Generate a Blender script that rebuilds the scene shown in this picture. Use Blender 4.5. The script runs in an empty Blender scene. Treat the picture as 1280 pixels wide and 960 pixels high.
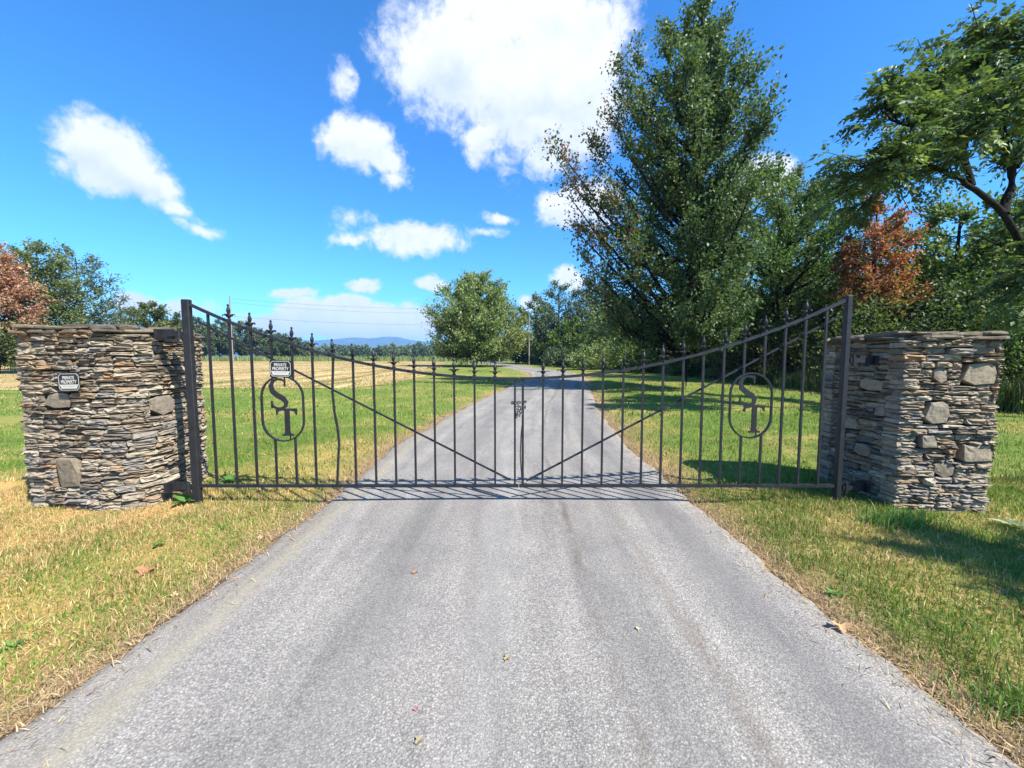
import bpy, bmesh, math, random
import numpy as np
from mathutils import Vector, Matrix
R = math.radians
rng = np.random.default_rng(7)
random.seed(7)
scene = bpy.context.scene
COL = scene.collection

# ------------------------------------------------------------------ camera
CAM_H = 1.4
F = 490.0                       # focal length in pixels of a 1280 px wide picture
PITCH = math.atan(35.0 / F)
cam_d = bpy.data.cameras.new("camera")
cam = bpy.data.objects.new("camera", cam_d)
COL.objects.link(cam)
cam.location = (0, 0, CAM_H)
cam.rotation_euler = (R(90) - PITCH, 0, 0)
cam_d.sensor_width = 36.0
cam_d.lens = 36.0 * F / 1280.0
cam_d.clip_start = 0.05
cam_d.clip_end = 20000
scene.camera = cam

SUN_EL = R(48.5)
SUN_DIR = Vector((0.79 * math.cos(SUN_EL), -0.613 * math.cos(SUN_EL), math.sin(SUN_EL))).normalized()   # towards the sun

scene.view_settings.view_transform = 'Standard'
scene.view_settings.look = 'None'
scene.view_settings.exposure = 1.18
scene.view_settings.gamma = 1.0
scene.view_settings.use_curve_mapping = False
scene.render.engine = 'CYCLES'
scene.cycles.max_bounces = 6
scene.cycles.diffuse_bounces = 3
scene.cycles.glossy_bounces = 2
scene.cycles.transmission_bounces = 4
scene.cycles.transparent_max_bounces = 4
scene.cycles.volume_bounces = 0

def ray(u, v):
    a = (u - 640.0) / F
    b = (480.0 - v) / F
    fy, fz = math.cos(PITCH), -math.sin(PITCH)
    uy, uz = math.sin(PITCH), math.cos(PITCH)
    return a, fy + b * uy, fz + b * uz

def at(u, v, Y):
    """the world point at depth Y that a pixel of the photograph shows"""
    x, y, z = ray(u, v)
    t = Y / y
    return x * t, CAM_H + z * t

def ground_at(u, v, h=0.0):
    x, y, z = ray(u, v)
    t = (CAM_H - h) / -z
    return x * t, y * t

# ------------------------------------------------------------------ sun and sky
sd = bpy.data.lights.new("sun", 'SUN')
sd.energy = 5.0
sd.angle = R(0.55)
sd.color = (1.0, 0.955, 0.88)
sun = bpy.data.objects.new("sun", sd)
COL.objects.link(sun)
sun.location = (20, -20, 40)
sun.rotation_euler = SUN_DIR.to_track_quat('Z', 'Y').to_euler()

world = bpy.data.worlds.new("World")
scene.world = world
world.use_nodes = True
wt = world.node_tree
wt.nodes.clear()
def wn(kind, **kw):
    n = wt.nodes.new(kind)
    for k, v in kw.items():
        setattr(n, k, v)
    return n
def wl(a, b):
    wt.links.new(a, b)
def wmath(op, a, b=None, c=None, clamp=False):
    n = wn('ShaderNodeMath', operation=op)
    n.use_clamp = clamp
    for i, s in enumerate((a, b, c)):
        if s is None:
            continue
        if isinstance(s, (int, float)):
            n.inputs[i].default_value = s
        else:
            wl(s, n.inputs[i])
    return n.outputs[0]
SKY_STRENGTH = 0.09
sky = wn('ShaderNodeTexSky', sky_type='NISHITA')
sky.sun_disc = False
sky.sun_elevation = SUN_EL
sky.sun_rotation = math.atan2(SUN_DIR.x, SUN_DIR.y)
sky.air_density = 1.0
sky.dust_density = 0.4
sky.ozone_density = 2.0
tc = wn('ShaderNodeTexCoord')
sep = wn('ShaderNodeSeparateXYZ'); wl(tc.outputs['Generated'], sep.inputs[0])
fwd = wmath('MAXIMUM', sep.outputs[1], 0.02)
az = wmath('DIVIDE', sep.outputs[0], fwd)      # the northern half of the sky laid out on a plane
el = wmath('DIVIDE', sep.outputs[2], fwd)
comb = wn('ShaderNodeCombineXYZ'); wl(az, comb.inputs[0]); wl(el, comb.inputs[1])
def wnoise(vec, scale, detail, rough=0.55, dist=0.0):
    n = wn('ShaderNodeTexNoise')
    n.inputs['Scale'].default_value = scale
    n.inputs['Detail'].default_value = detail
    n.inputs['Roughness'].default_value = rough
    n.inputs['Distortion'].default_value = dist
    wl(vec, n.inputs['Vector'])
    return n
wa = wnoise(tc.outputs['Generated'], 7.0, 5.0, 0.6)
sub = wn('ShaderNodeVectorMath', operation='SUBTRACT'); wl(wa.outputs['Color'], sub.inputs[0]); sub.inputs[1].default_value = (0.5, 0.5, 0.5)
mul = wn('ShaderNodeVectorMath', operation='MULTIPLY'); wl(sub.outputs[0], mul.inputs[0]); mul.inputs[1].default_value = (0.10, 0.08, 0)
wrp = wn('ShaderNodeVectorMath', operation='ADD'); wl(comb.outputs[0], wrp.inputs[0]); wl(mul.outputs[0], wrp.inputs[1])
# clouds: (u, v, half width, half height, tilt in degrees, strength)
CLOUDS = [
 (585,80,115,75,-20,1.0),(655,125,75,75,0,1.0),(540,75,65,45,25,.9),(700,50,90,80,0,1.0),(725,125,55,75,0,1.0),(600,180,24,26,0,.8),(650,5,130,45,0,1.0),(685,185,36,36,0,.7),
 (450,177,50,30,-12,1.0),(480,200,30,16,-25,.8),(495,222,17,11,0,.6),(432,106,14,25,5,.5),
 (130,194,70,42,-24,1.1),(95,180,34,30,0,.7),(182,226,50,24,-32,.9),(72,205,16,24,30,.35),(220,262,40,10,-22,.6),(248,286,34,9,-15,.55),
 (515,300,66,19,0,.85),(440,298,34,8,0,.5),(440,272,26,11,0,.3),(600,291,32,7,0,.35),(619,272,20,9,-10,.7),
 (452,356,20,9,0,1.0),(541,351,18,9,-8,1.0),(366,366,28,8,3,1.0),
 (450,396,95,22,0,1.3),(500,408,70,20,0,1.2),(395,388,52,17,0,1.2),(432,380,34,14,0,1.3),(472,388,36,12,0,1.2),(350,406,60,13,0,1.1),(310,395,46,10,0,.35),(455,417,120,9,0,1.0),(520,398,40,16,0,1.2),
 (708,262,42,26,-5,.95),(738,255,34,34,0,.8),(960,222,40,26,0,.9),(665,375,15,9,0,1.0),(712,352,22,14,0,.9),(170,378,32,13,-5,1.0),(230,384,50,10,0,.4)]
dens = None
shade = None
for (u, v, rx, ry, rot, st) in CLOUDS:
    x, y, z = ray(u, v)
    a0, e0 = x/y, z/y
    sxa = sya = 1.0/(F*y)
    mp = wn('ShaderNodeMapping', vector_type='TEXTURE')
    mp.inputs['Location'].default_value = (a0, e0, 0)
    mp.inputs['Rotation'].default_value = (0, 0, R(rot))
    mp.inputs['Scale'].default_value = (rx * sxa * 1.22, ry * sya * 1.28, 1)
    wl(wrp.outputs[0], mp.inputs['Vector'])
    ln = wn('ShaderNodeVectorMath', operation='LENGTH'); wl(mp.outputs[0], ln.inputs[0])
    val = wmath('MULTIPLY_ADD', ln.outputs['Value'], -st, st)
    dens = val if dens is None else wmath('MAXIMUM', dens, val)
    if ry > 22:      # lower side of the large clouds is greyer
        sp = wn('ShaderNodeSeparateXYZ'); wl(mp.outputs[0], sp.inputs[0])
        w_ = wmath('MULTIPLY', wmath('MAXIMUM', val, 0.0), sp.outputs[1])
        shade = w_ if shade is None else wmath('ADD', shade, w_)
fine = wnoise(tc.outputs['Generated'], 22.0, 8.0, 0.62, 0.3)
d1 = wmath('MULTIPLY_ADD', fine.outputs['Fac'], 1.0, -0.50)
fine2 = wnoise(tc.outputs['Generated'], 75.0, 5.0, 0.6, 0.2)
d2 = wmath('ADD', wmath('ADD', dens, d1), wmath('MULTIPLY_ADD', fine2.outputs['Fac'], 0.34, -0.17))
# fair-weather clouds over the rest of the dome, out of the photographed part
oth = wnoise(tc.outputs['Generated'], 2.6, 9.0, 0.55, 0.2)
away = wmath('MULTIPLY_ADD', sep.outputs[1], -3.0, 0.9, True)
ovr = wmath('MULTIPLY_ADD', sep.outputs[2], 6.0, -4.6, True)
msk = wmath('MAXIMUM', away, ovr, clamp=True)
d3 = wmath('MULTIPLY', wmath('MULTIPLY_ADD', oth.outputs['Fac'], 5.0, -3.0), msk)
d4 = wmath('MAXIMUM', d2, d3)
ramp = wn('ShaderNodeMapRange', interpolation_type='SMOOTHSTEP')
ramp.inputs['From Min'].default_value = -0.02
ramp.inputs['From Max'].default_value = 0.50
wl(d4, ramp.inputs['Value'])
# sky colour
hsv = wn('ShaderNodeHueSaturation')
hsv.inputs['Hue'].default_value = 0.497
hsv.inputs['Saturation'].default_value = 1.25
hsv.inputs['Value'].default_value = 1.0
wl(sky.outputs[0], hsv.inputs['Color'])
tint = wn('ShaderNodeMix', data_type='RGBA', blend_type='MULTIPLY')
tint.inputs['Factor'].default_value = 1.0
wl(hsv.outputs[0], tint.inputs['A'])
tint.inputs['B'].default_value = (0.50, 1.04, 1.42, 1)
bg1 = wn('ShaderNodeBackground'); bg1.inputs['Strength'].default_value = SKY_STRENGTH
wl(tint.outputs['Result'], bg1.inputs['Color'])
bg2 = wn('ShaderNodeBackground')
cm = wn('ShaderNodeMix', data_type='RGBA')
cm.inputs['A'].default_value = (0.62, 0.73, 0.88, 1)
cm.inputs['B'].default_value = (0.93, 0.96, 1.0, 1)
cs = wmath('MULTIPLY_ADD', shade, 1.5, 0.86, True)
cs2 = wmath('ADD', cs, wmath('MULTIPLY_ADD', fine.outputs['Fac'], 1.5, -0.72), clamp=True)
wl(cs2, cm.inputs['Factor'])
wl(cm.outputs['Result'], bg2.inputs['Color'])
bg2.inputs['Strength'].default_value = 0.52
mixs = wn('ShaderNodeMixShader')
wl(wmath('MULTIPLY', ramp.outputs[0], 0.97), mixs.inputs[0]); wl(bg1.outputs[0], mixs.inputs[1]); wl(bg2.outputs[0], mixs.inputs[2])
wo = wn('ShaderNodeOutputWorld'); wl(mixs.outputs[0], wo.inputs['Surface'])
world.cycles.sampling_method = 'MANUAL'
world.cycles.sample_map_resolution = 512

# ------------------------------------------------------------------ helpers
def tag(o, label=None, cat=None, group=None, kind=None):
    if label: o['label'] = label
    if cat: o['category'] = cat
    if group: o['group'] = group
    if kind: o['kind'] = kind
    return o
def empty(name, loc=(0,0,0), rz=0.0, label=None, cat=None, group=None):
    o = bpy.data.objects.new(name, None)
    o.empty_display_size = 0.2
    COL.objects.link(o)
    o.location = loc
    o.rotation_euler = (0, 0, rz)
    return tag(o, label, cat, group)
def link(name, me, m=None, parent=None, loc=None, smooth=False):
    if m is not None and len(me.materials) == 0:
        me.materials.append(m)
    o = bpy.data.objects.new(name, me)
    COL.objects.link(o)
    if parent is not None: o.parent = parent
    if loc is not None: o.location = loc
    if smooth:
        for p in me.polygons: p.use_smooth = True
    return o
def np_mesh(name, verts, loops, sizes, cols=None, smooth=False, tones=None):
    """fast mesh from arrays; loops = flat vertex indices, sizes = corners per face"""
    me = bpy.data.meshes.new(name)
    verts = np.ascontiguousarray(verts, dtype=np.float32)
    loops = np.ascontiguousarray(loops, dtype=np.int32).ravel()
    sizes = np.ascontiguousarray(sizes, dtype=np.int32)
    me.vertices.add(len(verts)); me.vertices.foreach_set('co', verts.ravel())
    me.loops.add(len(loops)); me.loops.foreach_set('vertex_index', loops)
    me.polygons.add(len(sizes))
    st = np.concatenate(([0], np.cumsum(sizes)[:-1])).astype(np.int32)
    me.polygons.foreach_set('loop_start', st)
    if smooth:
        me.polygons.foreach_set('use_smooth', np.ones(len(sizes), dtype=bool))
    me.update(calc_edges=True)
    if cols is not None:
        a = me.attributes.new('col', 'FLOAT_COLOR', 'POINT')
        c = np.ones((len(verts), 4), dtype=np.float32); c[:, :3] = cols
        a.data.foreach_set('color', c.ravel())
    if tones is not None:
        a = me.attributes.new('tone', 'FLOAT', 'POINT')
        a.data.foreach_set('value', np.ascontiguousarray(tones, dtype=np.float32))
    me.validate()
    return me
class MB:
    """collects shapes in one bmesh"""
    def __init__(s): s.bm = bmesh.new()
    def poly(s, pts, faces):
        vs = [s.bm.verts.new(p) for p in pts]
        for f in faces: s.bm.faces.new([vs[i] for i in f])
        return s
    def box(s, c, d, M=None):
        x, y, z = d[0]/2, d[1]/2, d[2]/2
        pts = [Vector((c[0]+a*x, c[1]+b*y, c[2]+e*z)) for a in (-1,1) for b in (-1,1) for e in (-1,1)]
        if M is not None: pts = [M @ p for p in pts]
        return s.poly(pts, [(0,1,3,2),(4,6,7,5),(0,4,5,1),(2,3,7,6),(0,2,6,4),(1,5,7,3)])
    def bar(s, pts, w, d, yaxis=Vector((0,1,0))):
        """square-section bar along a polyline lying in the local xz plane"""
        pts = [Vector(p) for p in pts]
        rings = []
        for i, p in enumerate(pts):
            t = (pts[min(i+1, len(pts)-1)] - pts[max(i-1, 0)]).normalized()
            n = t.cross(yaxis).normalized()
            rings.append([s.bm.verts.new(p + n*(a*w/2) + yaxis*(b*d/2)) for a, b in ((-1,-1),(1,-1),(1,1),(-1,1))])
        for a, b in zip(rings, rings[1:]):
            for k in range(4): s.bm.faces.new((a[k], a[(k+1)%4], b[(k+1)%4], b[k]))
        s.bm.faces.new(rings[0][::-1]); s.bm.faces.new(rings[-1])
        return s
    def ring(s, pts, w, d):
        """closed flat bar in xz plane"""
        n_ = len(pts); rings = []
        Y = Vector((0,1,0))
        for i in range(n_):
            p = Vector(pts[i]); t = (Vector(pts[(i+1)%n_]) - Vector(pts[i-1])).normalized(); n = t.cross(Y).normalized()
            rings.append([s.bm.verts.new(p + n*(a*w/2) + Y*(b*d/2)) for a, b in ((-1,-1),(1,-1),(1,1),(-1,1))])
        for i in range(n_):
            a, b = rings[i], rings[(i+1)%n_]
            for k in range(4): s.bm.faces.new((a[k], a[(k+1)%4], b[(k+1)%4], b[k]))
        return s
    def tube(s, pts, radii, n=6, cap=True):
        pts = [Vector(p) for p in pts]; rings = []
        up = Vector((0.13, 0.21, 1)).normalized()
        for i, p in enumerate(pts):
            t = (pts[min(i+1, len(pts)-1)] - pts[max(i-1, 0)]).normalized()
            a = t.cross(up)
            if a.length < 1e-3: a = t.cross(Vector((1,0,0)))
            a.normalize(); b = t.cross(a)
            r = radii[i] if hasattr(radii, '__len__') else radii
            rings.append([s.bm.verts.new(p + (a*math.cos(k*2*math.pi/n) + b*math.sin(k*2*math.pi/n))*r) for k in range(n)])
        for a, b in zip(rings, rings[1:]):
            for k in range(n): s.bm.faces.new((a[k], a[(k+1)%n], b[(k+1)%n], b[k]))
        if cap: s.bm.faces.new(rings[0][::-1]); s.bm.faces.new(rings[-1])
        return s
    def lathe(s, prof, n=8, c=(0,0,0)):
        rings = []
        for r, z in prof:
            rings.append([s.bm.verts.new((c[0]+r*math.cos(k*2*math.pi/n), c[1]+r*math.sin(k*2*math.pi/n), c[2]+z)) for k in range(n)])
        for a, b in zip(rings, rings[1:]):
            for k in range(n): s.bm.faces.new((a[k], a[(k+1)%n], b[(k+1)%n], b[k]))
        s.bm.faces.new(rings[0][::-1]); s.bm.faces.new(rings[-1])
        return s
    def prism(s, outline, y0, y1):
        """outline in xz, extruded along y"""
        a = [s.bm.verts.new((x, y0, z)) for x, z in outline]; b = [s.bm.verts.new((x, y1, z)) for x, z in outline]
        n = len(outline)
        for k in range(n): s.bm.faces.new((a[k], a[(k+1)%n], b[(k+1)%n], b[k]))
        s.bm.faces.new(a[::-1]); s.bm.faces.new(b)
        return s
    def mesh(s, name, bevel=0.0):
        if bevel > 0:
            bmesh.ops.bevel(s.bm, geom=list(s.bm.edges), offset=bevel, segments=1, affect='EDGES', clamp_overlap=True)
        bmesh.ops.recalc_face_normals(s.bm, faces=s.bm.faces)
        me = bpy.data.meshes.new(name); s.bm.to_mesh(me); s.bm.free()
        return me

# numpy noise
def _hash(ix, iy, seed):
    h = (ix.astype(np.int64) * 374761393 + iy.astype(np.int64) * 668265263 + seed * 1442695041) & 0xffffffff
    h = ((h ^ (h >> 13)) * 1274126177) & 0xffffffff
    h = h ^ (h >> 16)
    return (h & 0xffff) / 65535.0
def vnoise(x, y, seed=0):
    ix, iy = np.floor(x), np.floor(y)
    fx, fy = x - ix, y - iy
    fx = fx*fx*(3-2*fx); fy = fy*fy*(3-2*fy)
    a = _hash(ix, iy, seed); b = _hash(ix+1, iy, seed); c = _hash(ix, iy+1, seed); d = _hash(ix+1, iy+1, seed)
    return (a*(1-fx)+b*fx)*(1-fy) + (c*(1-fx)+d*fx)*fy
def fbm(x, y, seed=0, o=4):
    s, a, t = 0.0, 1.0, 0.0
    for k in range(o):
        s = s + a * vnoise(x * 2**k, y * 2**k, seed + k); t += a; a *= 0.5
    return s / t
def sstep(a, b, x):
    t = np.clip((x - a) / (b - a), 0, 1)
    return t*t*(3-2*t)
def lerp(a, b, t):
    return a + (b - a) * t

# ------------------------------------------------------------------ materials
def new_mat(name):
    m = bpy.data.materials.new(name); m.use_nodes = True
    nt = m.node_tree; nt.nodes.clear()
    out = nt.nodes.new('ShaderNodeOutputMaterial')
    b = nt.nodes.new('ShaderNodeBsdfPrincipled')
    nt.links.new(b.outputs[0], out.inputs[0])
    return m, nt, b, out
def nz(nt, scale, detail=4, rough=0.55, coord='Object', vec=None, dist=0.0):
    n = nt.nodes.new('ShaderNodeTexNoise')
    n.inputs['Scale'].default_value = scale; n.inputs['Detail'].default_value = detail
    n.inputs['Roughness'].default_value = rough; n.inputs['Distortion'].default_value = dist
    if vec is None:
        t = nt.nodes.new('ShaderNodeTexCoord'); vec = t.outputs[coord]
    nt.links.new(vec, n.inputs['Vector'])
    return n
def ramp_(nt, fac, stops, interp='LINEAR'):
    r = nt.nodes.new('ShaderNodeValToRGB'); cr = r.color_ramp; cr.interpolation = interp
    while len(cr.elements) < len(stops): cr.elements.new(0.5)
    for e, (p, c) in zip(cr.elements, stops):
        e.position = p; e.color = (*c, 1) if len(c) == 3 else c
    nt.links.new(fac, r.inputs[0])
    return r
def mixc(nt, f, a, b, mode='MIX'):
    n = nt.nodes.new('ShaderNodeMix'); n.data_type = 'RGBA'; n.blend_type = mode
    for s, i in ((f, 'Factor'), (a, 'A'), (b, 'B')):
        if isinstance(s, (int, float)): n.inputs[i].default_value = s
        elif isinstance(s, tuple): n.inputs[i].default_value = (*s, 1)
        else: nt.links.new(s, n.inputs[i])
    return n.outputs['Result']
def mth(nt, op, a, b=None, c=None, clamp=False):
    n = nt.nodes.new('ShaderNodeMath'); n.operation = op; n.use_clamp = clamp
    for i, s in enumerate((a, b, c)):
        if s is None: continue
        if isinstance(s, (int, float)): n.inputs[i].default_value = s
        else: nt.links.new(s, n.inputs[i])
    return n.outputs[0]
def bump(nt, b, h, strength, dist):
    n = nt.nodes.new('ShaderNodeBump'); n.inputs['Strength'].default_value = strength; n.inputs['Distance'].default_value = dist
    nt.links.new(h, n.inputs['Height']); nt.links.new(n.outputs[0], b.inputs['Normal'])
    return n

def leaf_material(name, trans=0.3, rough=0.5, tint=(1.15, 1.25, 0.6)):
    m, nt, b, out = new_mat(name)
    at_ = nt.nodes.new('ShaderNodeAttribute'); at_.attribute_name = 'col'
    nt.links.new(at_.outputs['Color'], b.inputs['Base Color'])
    b.inputs['Roughness'].default_value = rough
    b.inputs['Specular IOR Level'].default_value = 0.35
    tr = nt.nodes.new('ShaderNodeBsdfTranslucent')
    nt.links.new(mixc(nt, 1.0, at_.outputs['Color'], tint, 'MULTIPLY'), tr.inputs['Color'])
    mx = nt.nodes.new('ShaderNodeMixShader'); mx.inputs[0].default_value = trans
    nt.links.new(b.outputs[0], mx.inputs[1]); nt.links.new(tr.outputs[0], mx.inputs[2]); nt.links.new(mx.outputs[0], out.inputs[0])
    return m
M_LEAF = leaf_material('leaf', 0.34)
M_GRASS = leaf_material('grass_blade', 0.25, 0.6, (1.1, 1.15, 0.7))
M_DEADLEAF = leaf_material('dead_leaf', 0.15, 0.7, (1.1, 0.9, 0.7))

def bark_material(name, c1, c2):
    m, nt, b, out = new_mat(name)
    t = nt.nodes.new('ShaderNodeTexCoord'); mp = nt.nodes.new('ShaderNodeMapping')
    mp.inputs['Scale'].default_value = (9, 9, 2)
    nt.links.new(t.outputs['Object'], mp.inputs['Vector'])
    n = nz(nt, 2.5, 6, 0.65, vec=mp.outputs[0])
    r = ramp_(nt, n.outputs['Fac'], [(0.3, c1), (0.7, c2)])
    nt.links.new(r.outputs[0], b.inputs['Base Color'])
    b.inputs['Roughness'].default_value = 0.95; b.inputs['Specular IOR Level'].default_value = 0.08
    bump(nt, b, n.outputs['Fac'], 0.8, 0.03)
    return m
M_BARK = bark_material('bark', (0.05, 0.042, 0.035), (0.2, 0.17, 0.14))
M_BARK_DARK = bark_material('dark_bark', (0.010, 0.009, 0.008), (0.038, 0.032, 0.027))
M_POLE = bark_material('weathered_wood', (0.14, 0.125, 0.105), (0.32, 0.3, 0.265))

def stone_material(dark=1.0, name='stacked_stone', pal=None):
    m, nt, b, out = new_mat(name)
    oi = nt.nodes.new('ShaderNodeObjectInfo')
    at_ = nt.nodes.new('ShaderNodeAttribute'); at_.attribute_name = 'tone'
    f = mth(nt, 'FRACT', mth(nt, 'ADD', oi.outputs['Random'], at_.outputs['Fac']))
    tc_ = nt.nodes.new('ShaderNodeTexCoord')
    geo = nt.nodes.new('ShaderNodeNewGeometry')
    r = ramp_(nt, f, pal or [(0.0, (.17,.148,.12)), (.1, (.23,.20,.16)), (.22, (.31,.275,.215)), (.34, (.22,.21,.195)), (.46, (.26,.222,.17)), (.56, (.36,.325,.265)), (.66, (.16,.133,.105)), (.75, (.27,.205,.14)), (.83, (.30,.265,.21)), (.95, (.31,.205,.12)), (1.0, (.23,.205,.175))], 'CONSTANT')
    n1 = nz(nt, 26, 6, 0.65, vec=geo.outputs['Position'])
    n2 = nz(nt, 7, 4, 0.6, vec=geo.outputs['Position'])
    r1 = ramp_(nt, n1.outputs['Fac'], [(0.28, (.55,.54,.53)), (0.5, (1,1,1)), (0.75, (1.35,1.33,1.28))])
    c = mixc(nt, 1.0, r.outputs[0], r1.outputs[0], 'MULTIPLY')
    c = mixc(nt, 1.0, c, (0.98, 0.92, 0.83), 'MULTIPLY')
    r2 = ramp_(nt, n2.outputs['Fac'], [(0.52, (0,0,0)), (0.72, (1,1,1))])
    c = mixc(nt, mth(nt, 'MULTIPLY', r2.outputs[0], 0.30), c, (.30,.205,.125))
    # the climbing bedding lines of slate
    mp = nt.nodes.new('ShaderNodeMapping'); mp.inputs['Scale'].default_value = (6, 6, 90)
    nt.links.new(geo.outputs['Position'], mp.inputs['Vector'])
    n3 = nz(nt, 1.5, 3, 0.5, vec=mp.outputs[0])
    c = mixc(nt, 0.14, c, ramp_(nt, n3.outputs['Fac'], [(0.35, (.45,.44,.43)), (0.6, (1.1,1.1,1.1))]).outputs[0], 'MULTIPLY')
    if dark != 1.0: c = mixc(nt, 1.0, c, (dark, dark*.98, dark*.93), 'MULTIPLY')
    nt.links.new(c, b.inputs['Base Color'])
    b.inputs['Roughness'].default_value = 0.82
    b.inputs['Specular IOR Level'].default_value = 0.3
    h = mth(nt, 'ADD', n1.outputs['Fac'], mth(nt, 'MULTIPLY', n3.outputs['Fac'], 0.22))
    bump(nt, b, h, 0.75, 0.012)
    return m
M_STONE = stone_material()
M_FACESTONE = stone_material(1.0, 'face_stone', [(0.0, (.20,.175,.135)), (.25, (.27,.24,.19)), (.5, (.22,.195,.16)), (.75, (.29,.25,.19)), (1.0, (.23,.20,.155))])
def plain(name, c, rough=0.6, metal=0.0, spec=0.5, nscale=None, var=0.2, bmp=0.0):
    m, nt, b, out = new_mat(name)
    b.inputs['Roughness'].default_value = rough; b.inputs['Metallic'].default_value = metal
    b.inputs['Specular IOR Level'].default_value = spec
    if nscale:
        n = nz(nt, nscale, 5, 0.6)
        r = ramp_(nt, n.outputs['Fac'], [(0.3, tuple(x*(1-var) for x in c)), (0.7, tuple(min(1, x*(1+var)) for x in c))])
        nt.links.new(r.outputs[0], b.inputs['Base Color'])
        if bmp: bump(nt, b, n.outputs['Fac'], 0.5, bmp)
    else:
        b.inputs['Base Color'].default_value = (*c, 1)
    return m
M_CORE = plain('earth_shadow_core', (.03,.026,.021), 0.95, nscale=20, bmp=0.01)  # dark colour stands for earth and for the shadow between the stones
def iron_material():
    m, nt, b, out = new_mat('black_painted_iron')
    n = nz(nt, 18, 6, 0.7)
    r = ramp_(nt, n.outputs['Fac'], [(0.35, (.010,.010,.012)), (0.62, (.020,.021,.024)), (0.85, (.045,.038,.032))])
    nt.links.new(r.outputs[0], b.inputs['Base Color'])
    b.inputs['Roughness'].default_value = 0.5
    b.inputs['Specular IOR Level'].default_value = 0.4
    bump(nt, b, n.outputs['Fac'], 0.25, 0.003)
    return m
M_IRON = iron_material()
M_STEEL = plain('galvanised_chain', (.10,.10,.10), 0.4, 0.6, nscale=60)
M_SIGN_BLACK = plain('sign_black', (.012,.012,.013), 0.35, nscale=30)
M_SIGN_WHITE = plain('sign_white', (.50,.48,.43), 0.45, nscale=30, var=.06)
M_SIGN_GREY = plain('sign_faded_print', (.35,.34,.30), 0.5, nscale=30)

# ------------------------------------------------------------------ ground shape and road course
ROAD_C = np.array([(-30,0),(0,0),(6,.0),(7.5,.14),(9,.32),(11,.55),(15,1.25),(19,1.85),(23,2.55),(27,3.15),(30,3.2),(33,3.1),(36,2.8),(40,2.2),(44,1.5),(50,.6),(60,-.5),(72,-2.6),(85,-5.2),(105,-11),(130,-21),(160,-36),(220,-70)], dtype=float)
RHW = 1.8
def road_c(y): return np.interp(y, ROAD_C[:,0], ROAD_C[:,1])
def road_hw(y, side):
    y = np.asarray(y, dtype=float)
    near = np.exp(-((y-1.2)/1.6)**2)
    w = RHW + 0.045*(vnoise(y*.8, y*0+side*3, 5)-.5)*2 + 0.018*(vnoise(y*4.1, y*0+side*3, 6)-.5)*2 + 0.016*(vnoise(y*15., y*0+side*3, 8)-.5)*2 + 0.010*(vnoise(y*37., y*0+side*3, 9)-.5)*2
    if side > 0: w = w - 0.08*near*1.0
    else: w = w + 0.06*near
    return w
def road_d(x, y):
    """distance outside the road edge (negative on the road)"""
    s = x - road_c(y)
    slope = np.interp(y, [0,30,33,44,60,85,130,220], [0,.05,.1,.35,.3,.4,.5,.5])
    k = 1/np.sqrt(1+slope**2)
    return np.where(s > 0, s - road_hw(y, 1), -s - road_hw(y, -1)) * k
def ground_h(x, y):
    x = np.asarray(x, dtype=float); y = np.asarray(y, dtype=float)
    d = road_d(x, y)
    far = 1 - sstep(20, 60, y)
    h = -0.025 + 0.035*sstep(0.05, 1.1, d)*far + 0.02*sstep(0,.5,d)
    h = h + (fbm(x*.9, y*.9, 11, 3)-.5)*0.05*sstep(0.1, .8, d)*far
    # ground climbs a little towards the wood on the right
    h = h + 0.0*x
    return h
def gh(x, y): return float(ground_h(np.array([x]), np.array([y]))[0])

WOOD_EDGE = np.array([(-10,13.5),(6,12.6),(10,12.3),(14,12.2),(18,12.0),(24,12.6),(30,13.0),(36,11),(44,9.5),(60,8.5),(80,6),(110,-2),(140,-14),(220,-60)], dtype=float)
def wood_e(y): return np.interp(y, WOOD_EDGE[:,0], WOOD_EDGE[:,1])

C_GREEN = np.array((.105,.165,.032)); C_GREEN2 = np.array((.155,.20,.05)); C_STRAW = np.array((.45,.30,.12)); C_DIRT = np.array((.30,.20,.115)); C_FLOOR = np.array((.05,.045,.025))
def dryness(x, y):
    n = fbm(x*1.1, y*1.1, 21, 4); n2 = fbm(x*4.3, y*4.3, 25, 3)
    d = road_d(x, y)
    left = sstep(-1.2, -2.6, x) * (1 - sstep(3.7, 5.0, y))
    base = 0.04 + 0.66*left + 0.06*(x > 1.8)*(1-sstep(3.4, 4.6, y))
    base = base + 0.28*np.exp(-np.maximum(d,0)/0.5)*(1-sstep(30,60,y))
    # bare strips at the foot of the pillars
    base = base + 0.5*np.exp(-(((x-3.9)/0.75)**2 + ((y-3.15)/0.28)**2)) + .25*np.exp(-(((x+3.4)/1.0)**2 + ((y-3.4)/0.3)**2))
    base = base + .08*np.exp(-((y-5.0)/1.0)**2)
    return np.clip(base + (n-.5)*1.1 + (n2-.5)*.6, 0, 1)
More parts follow.
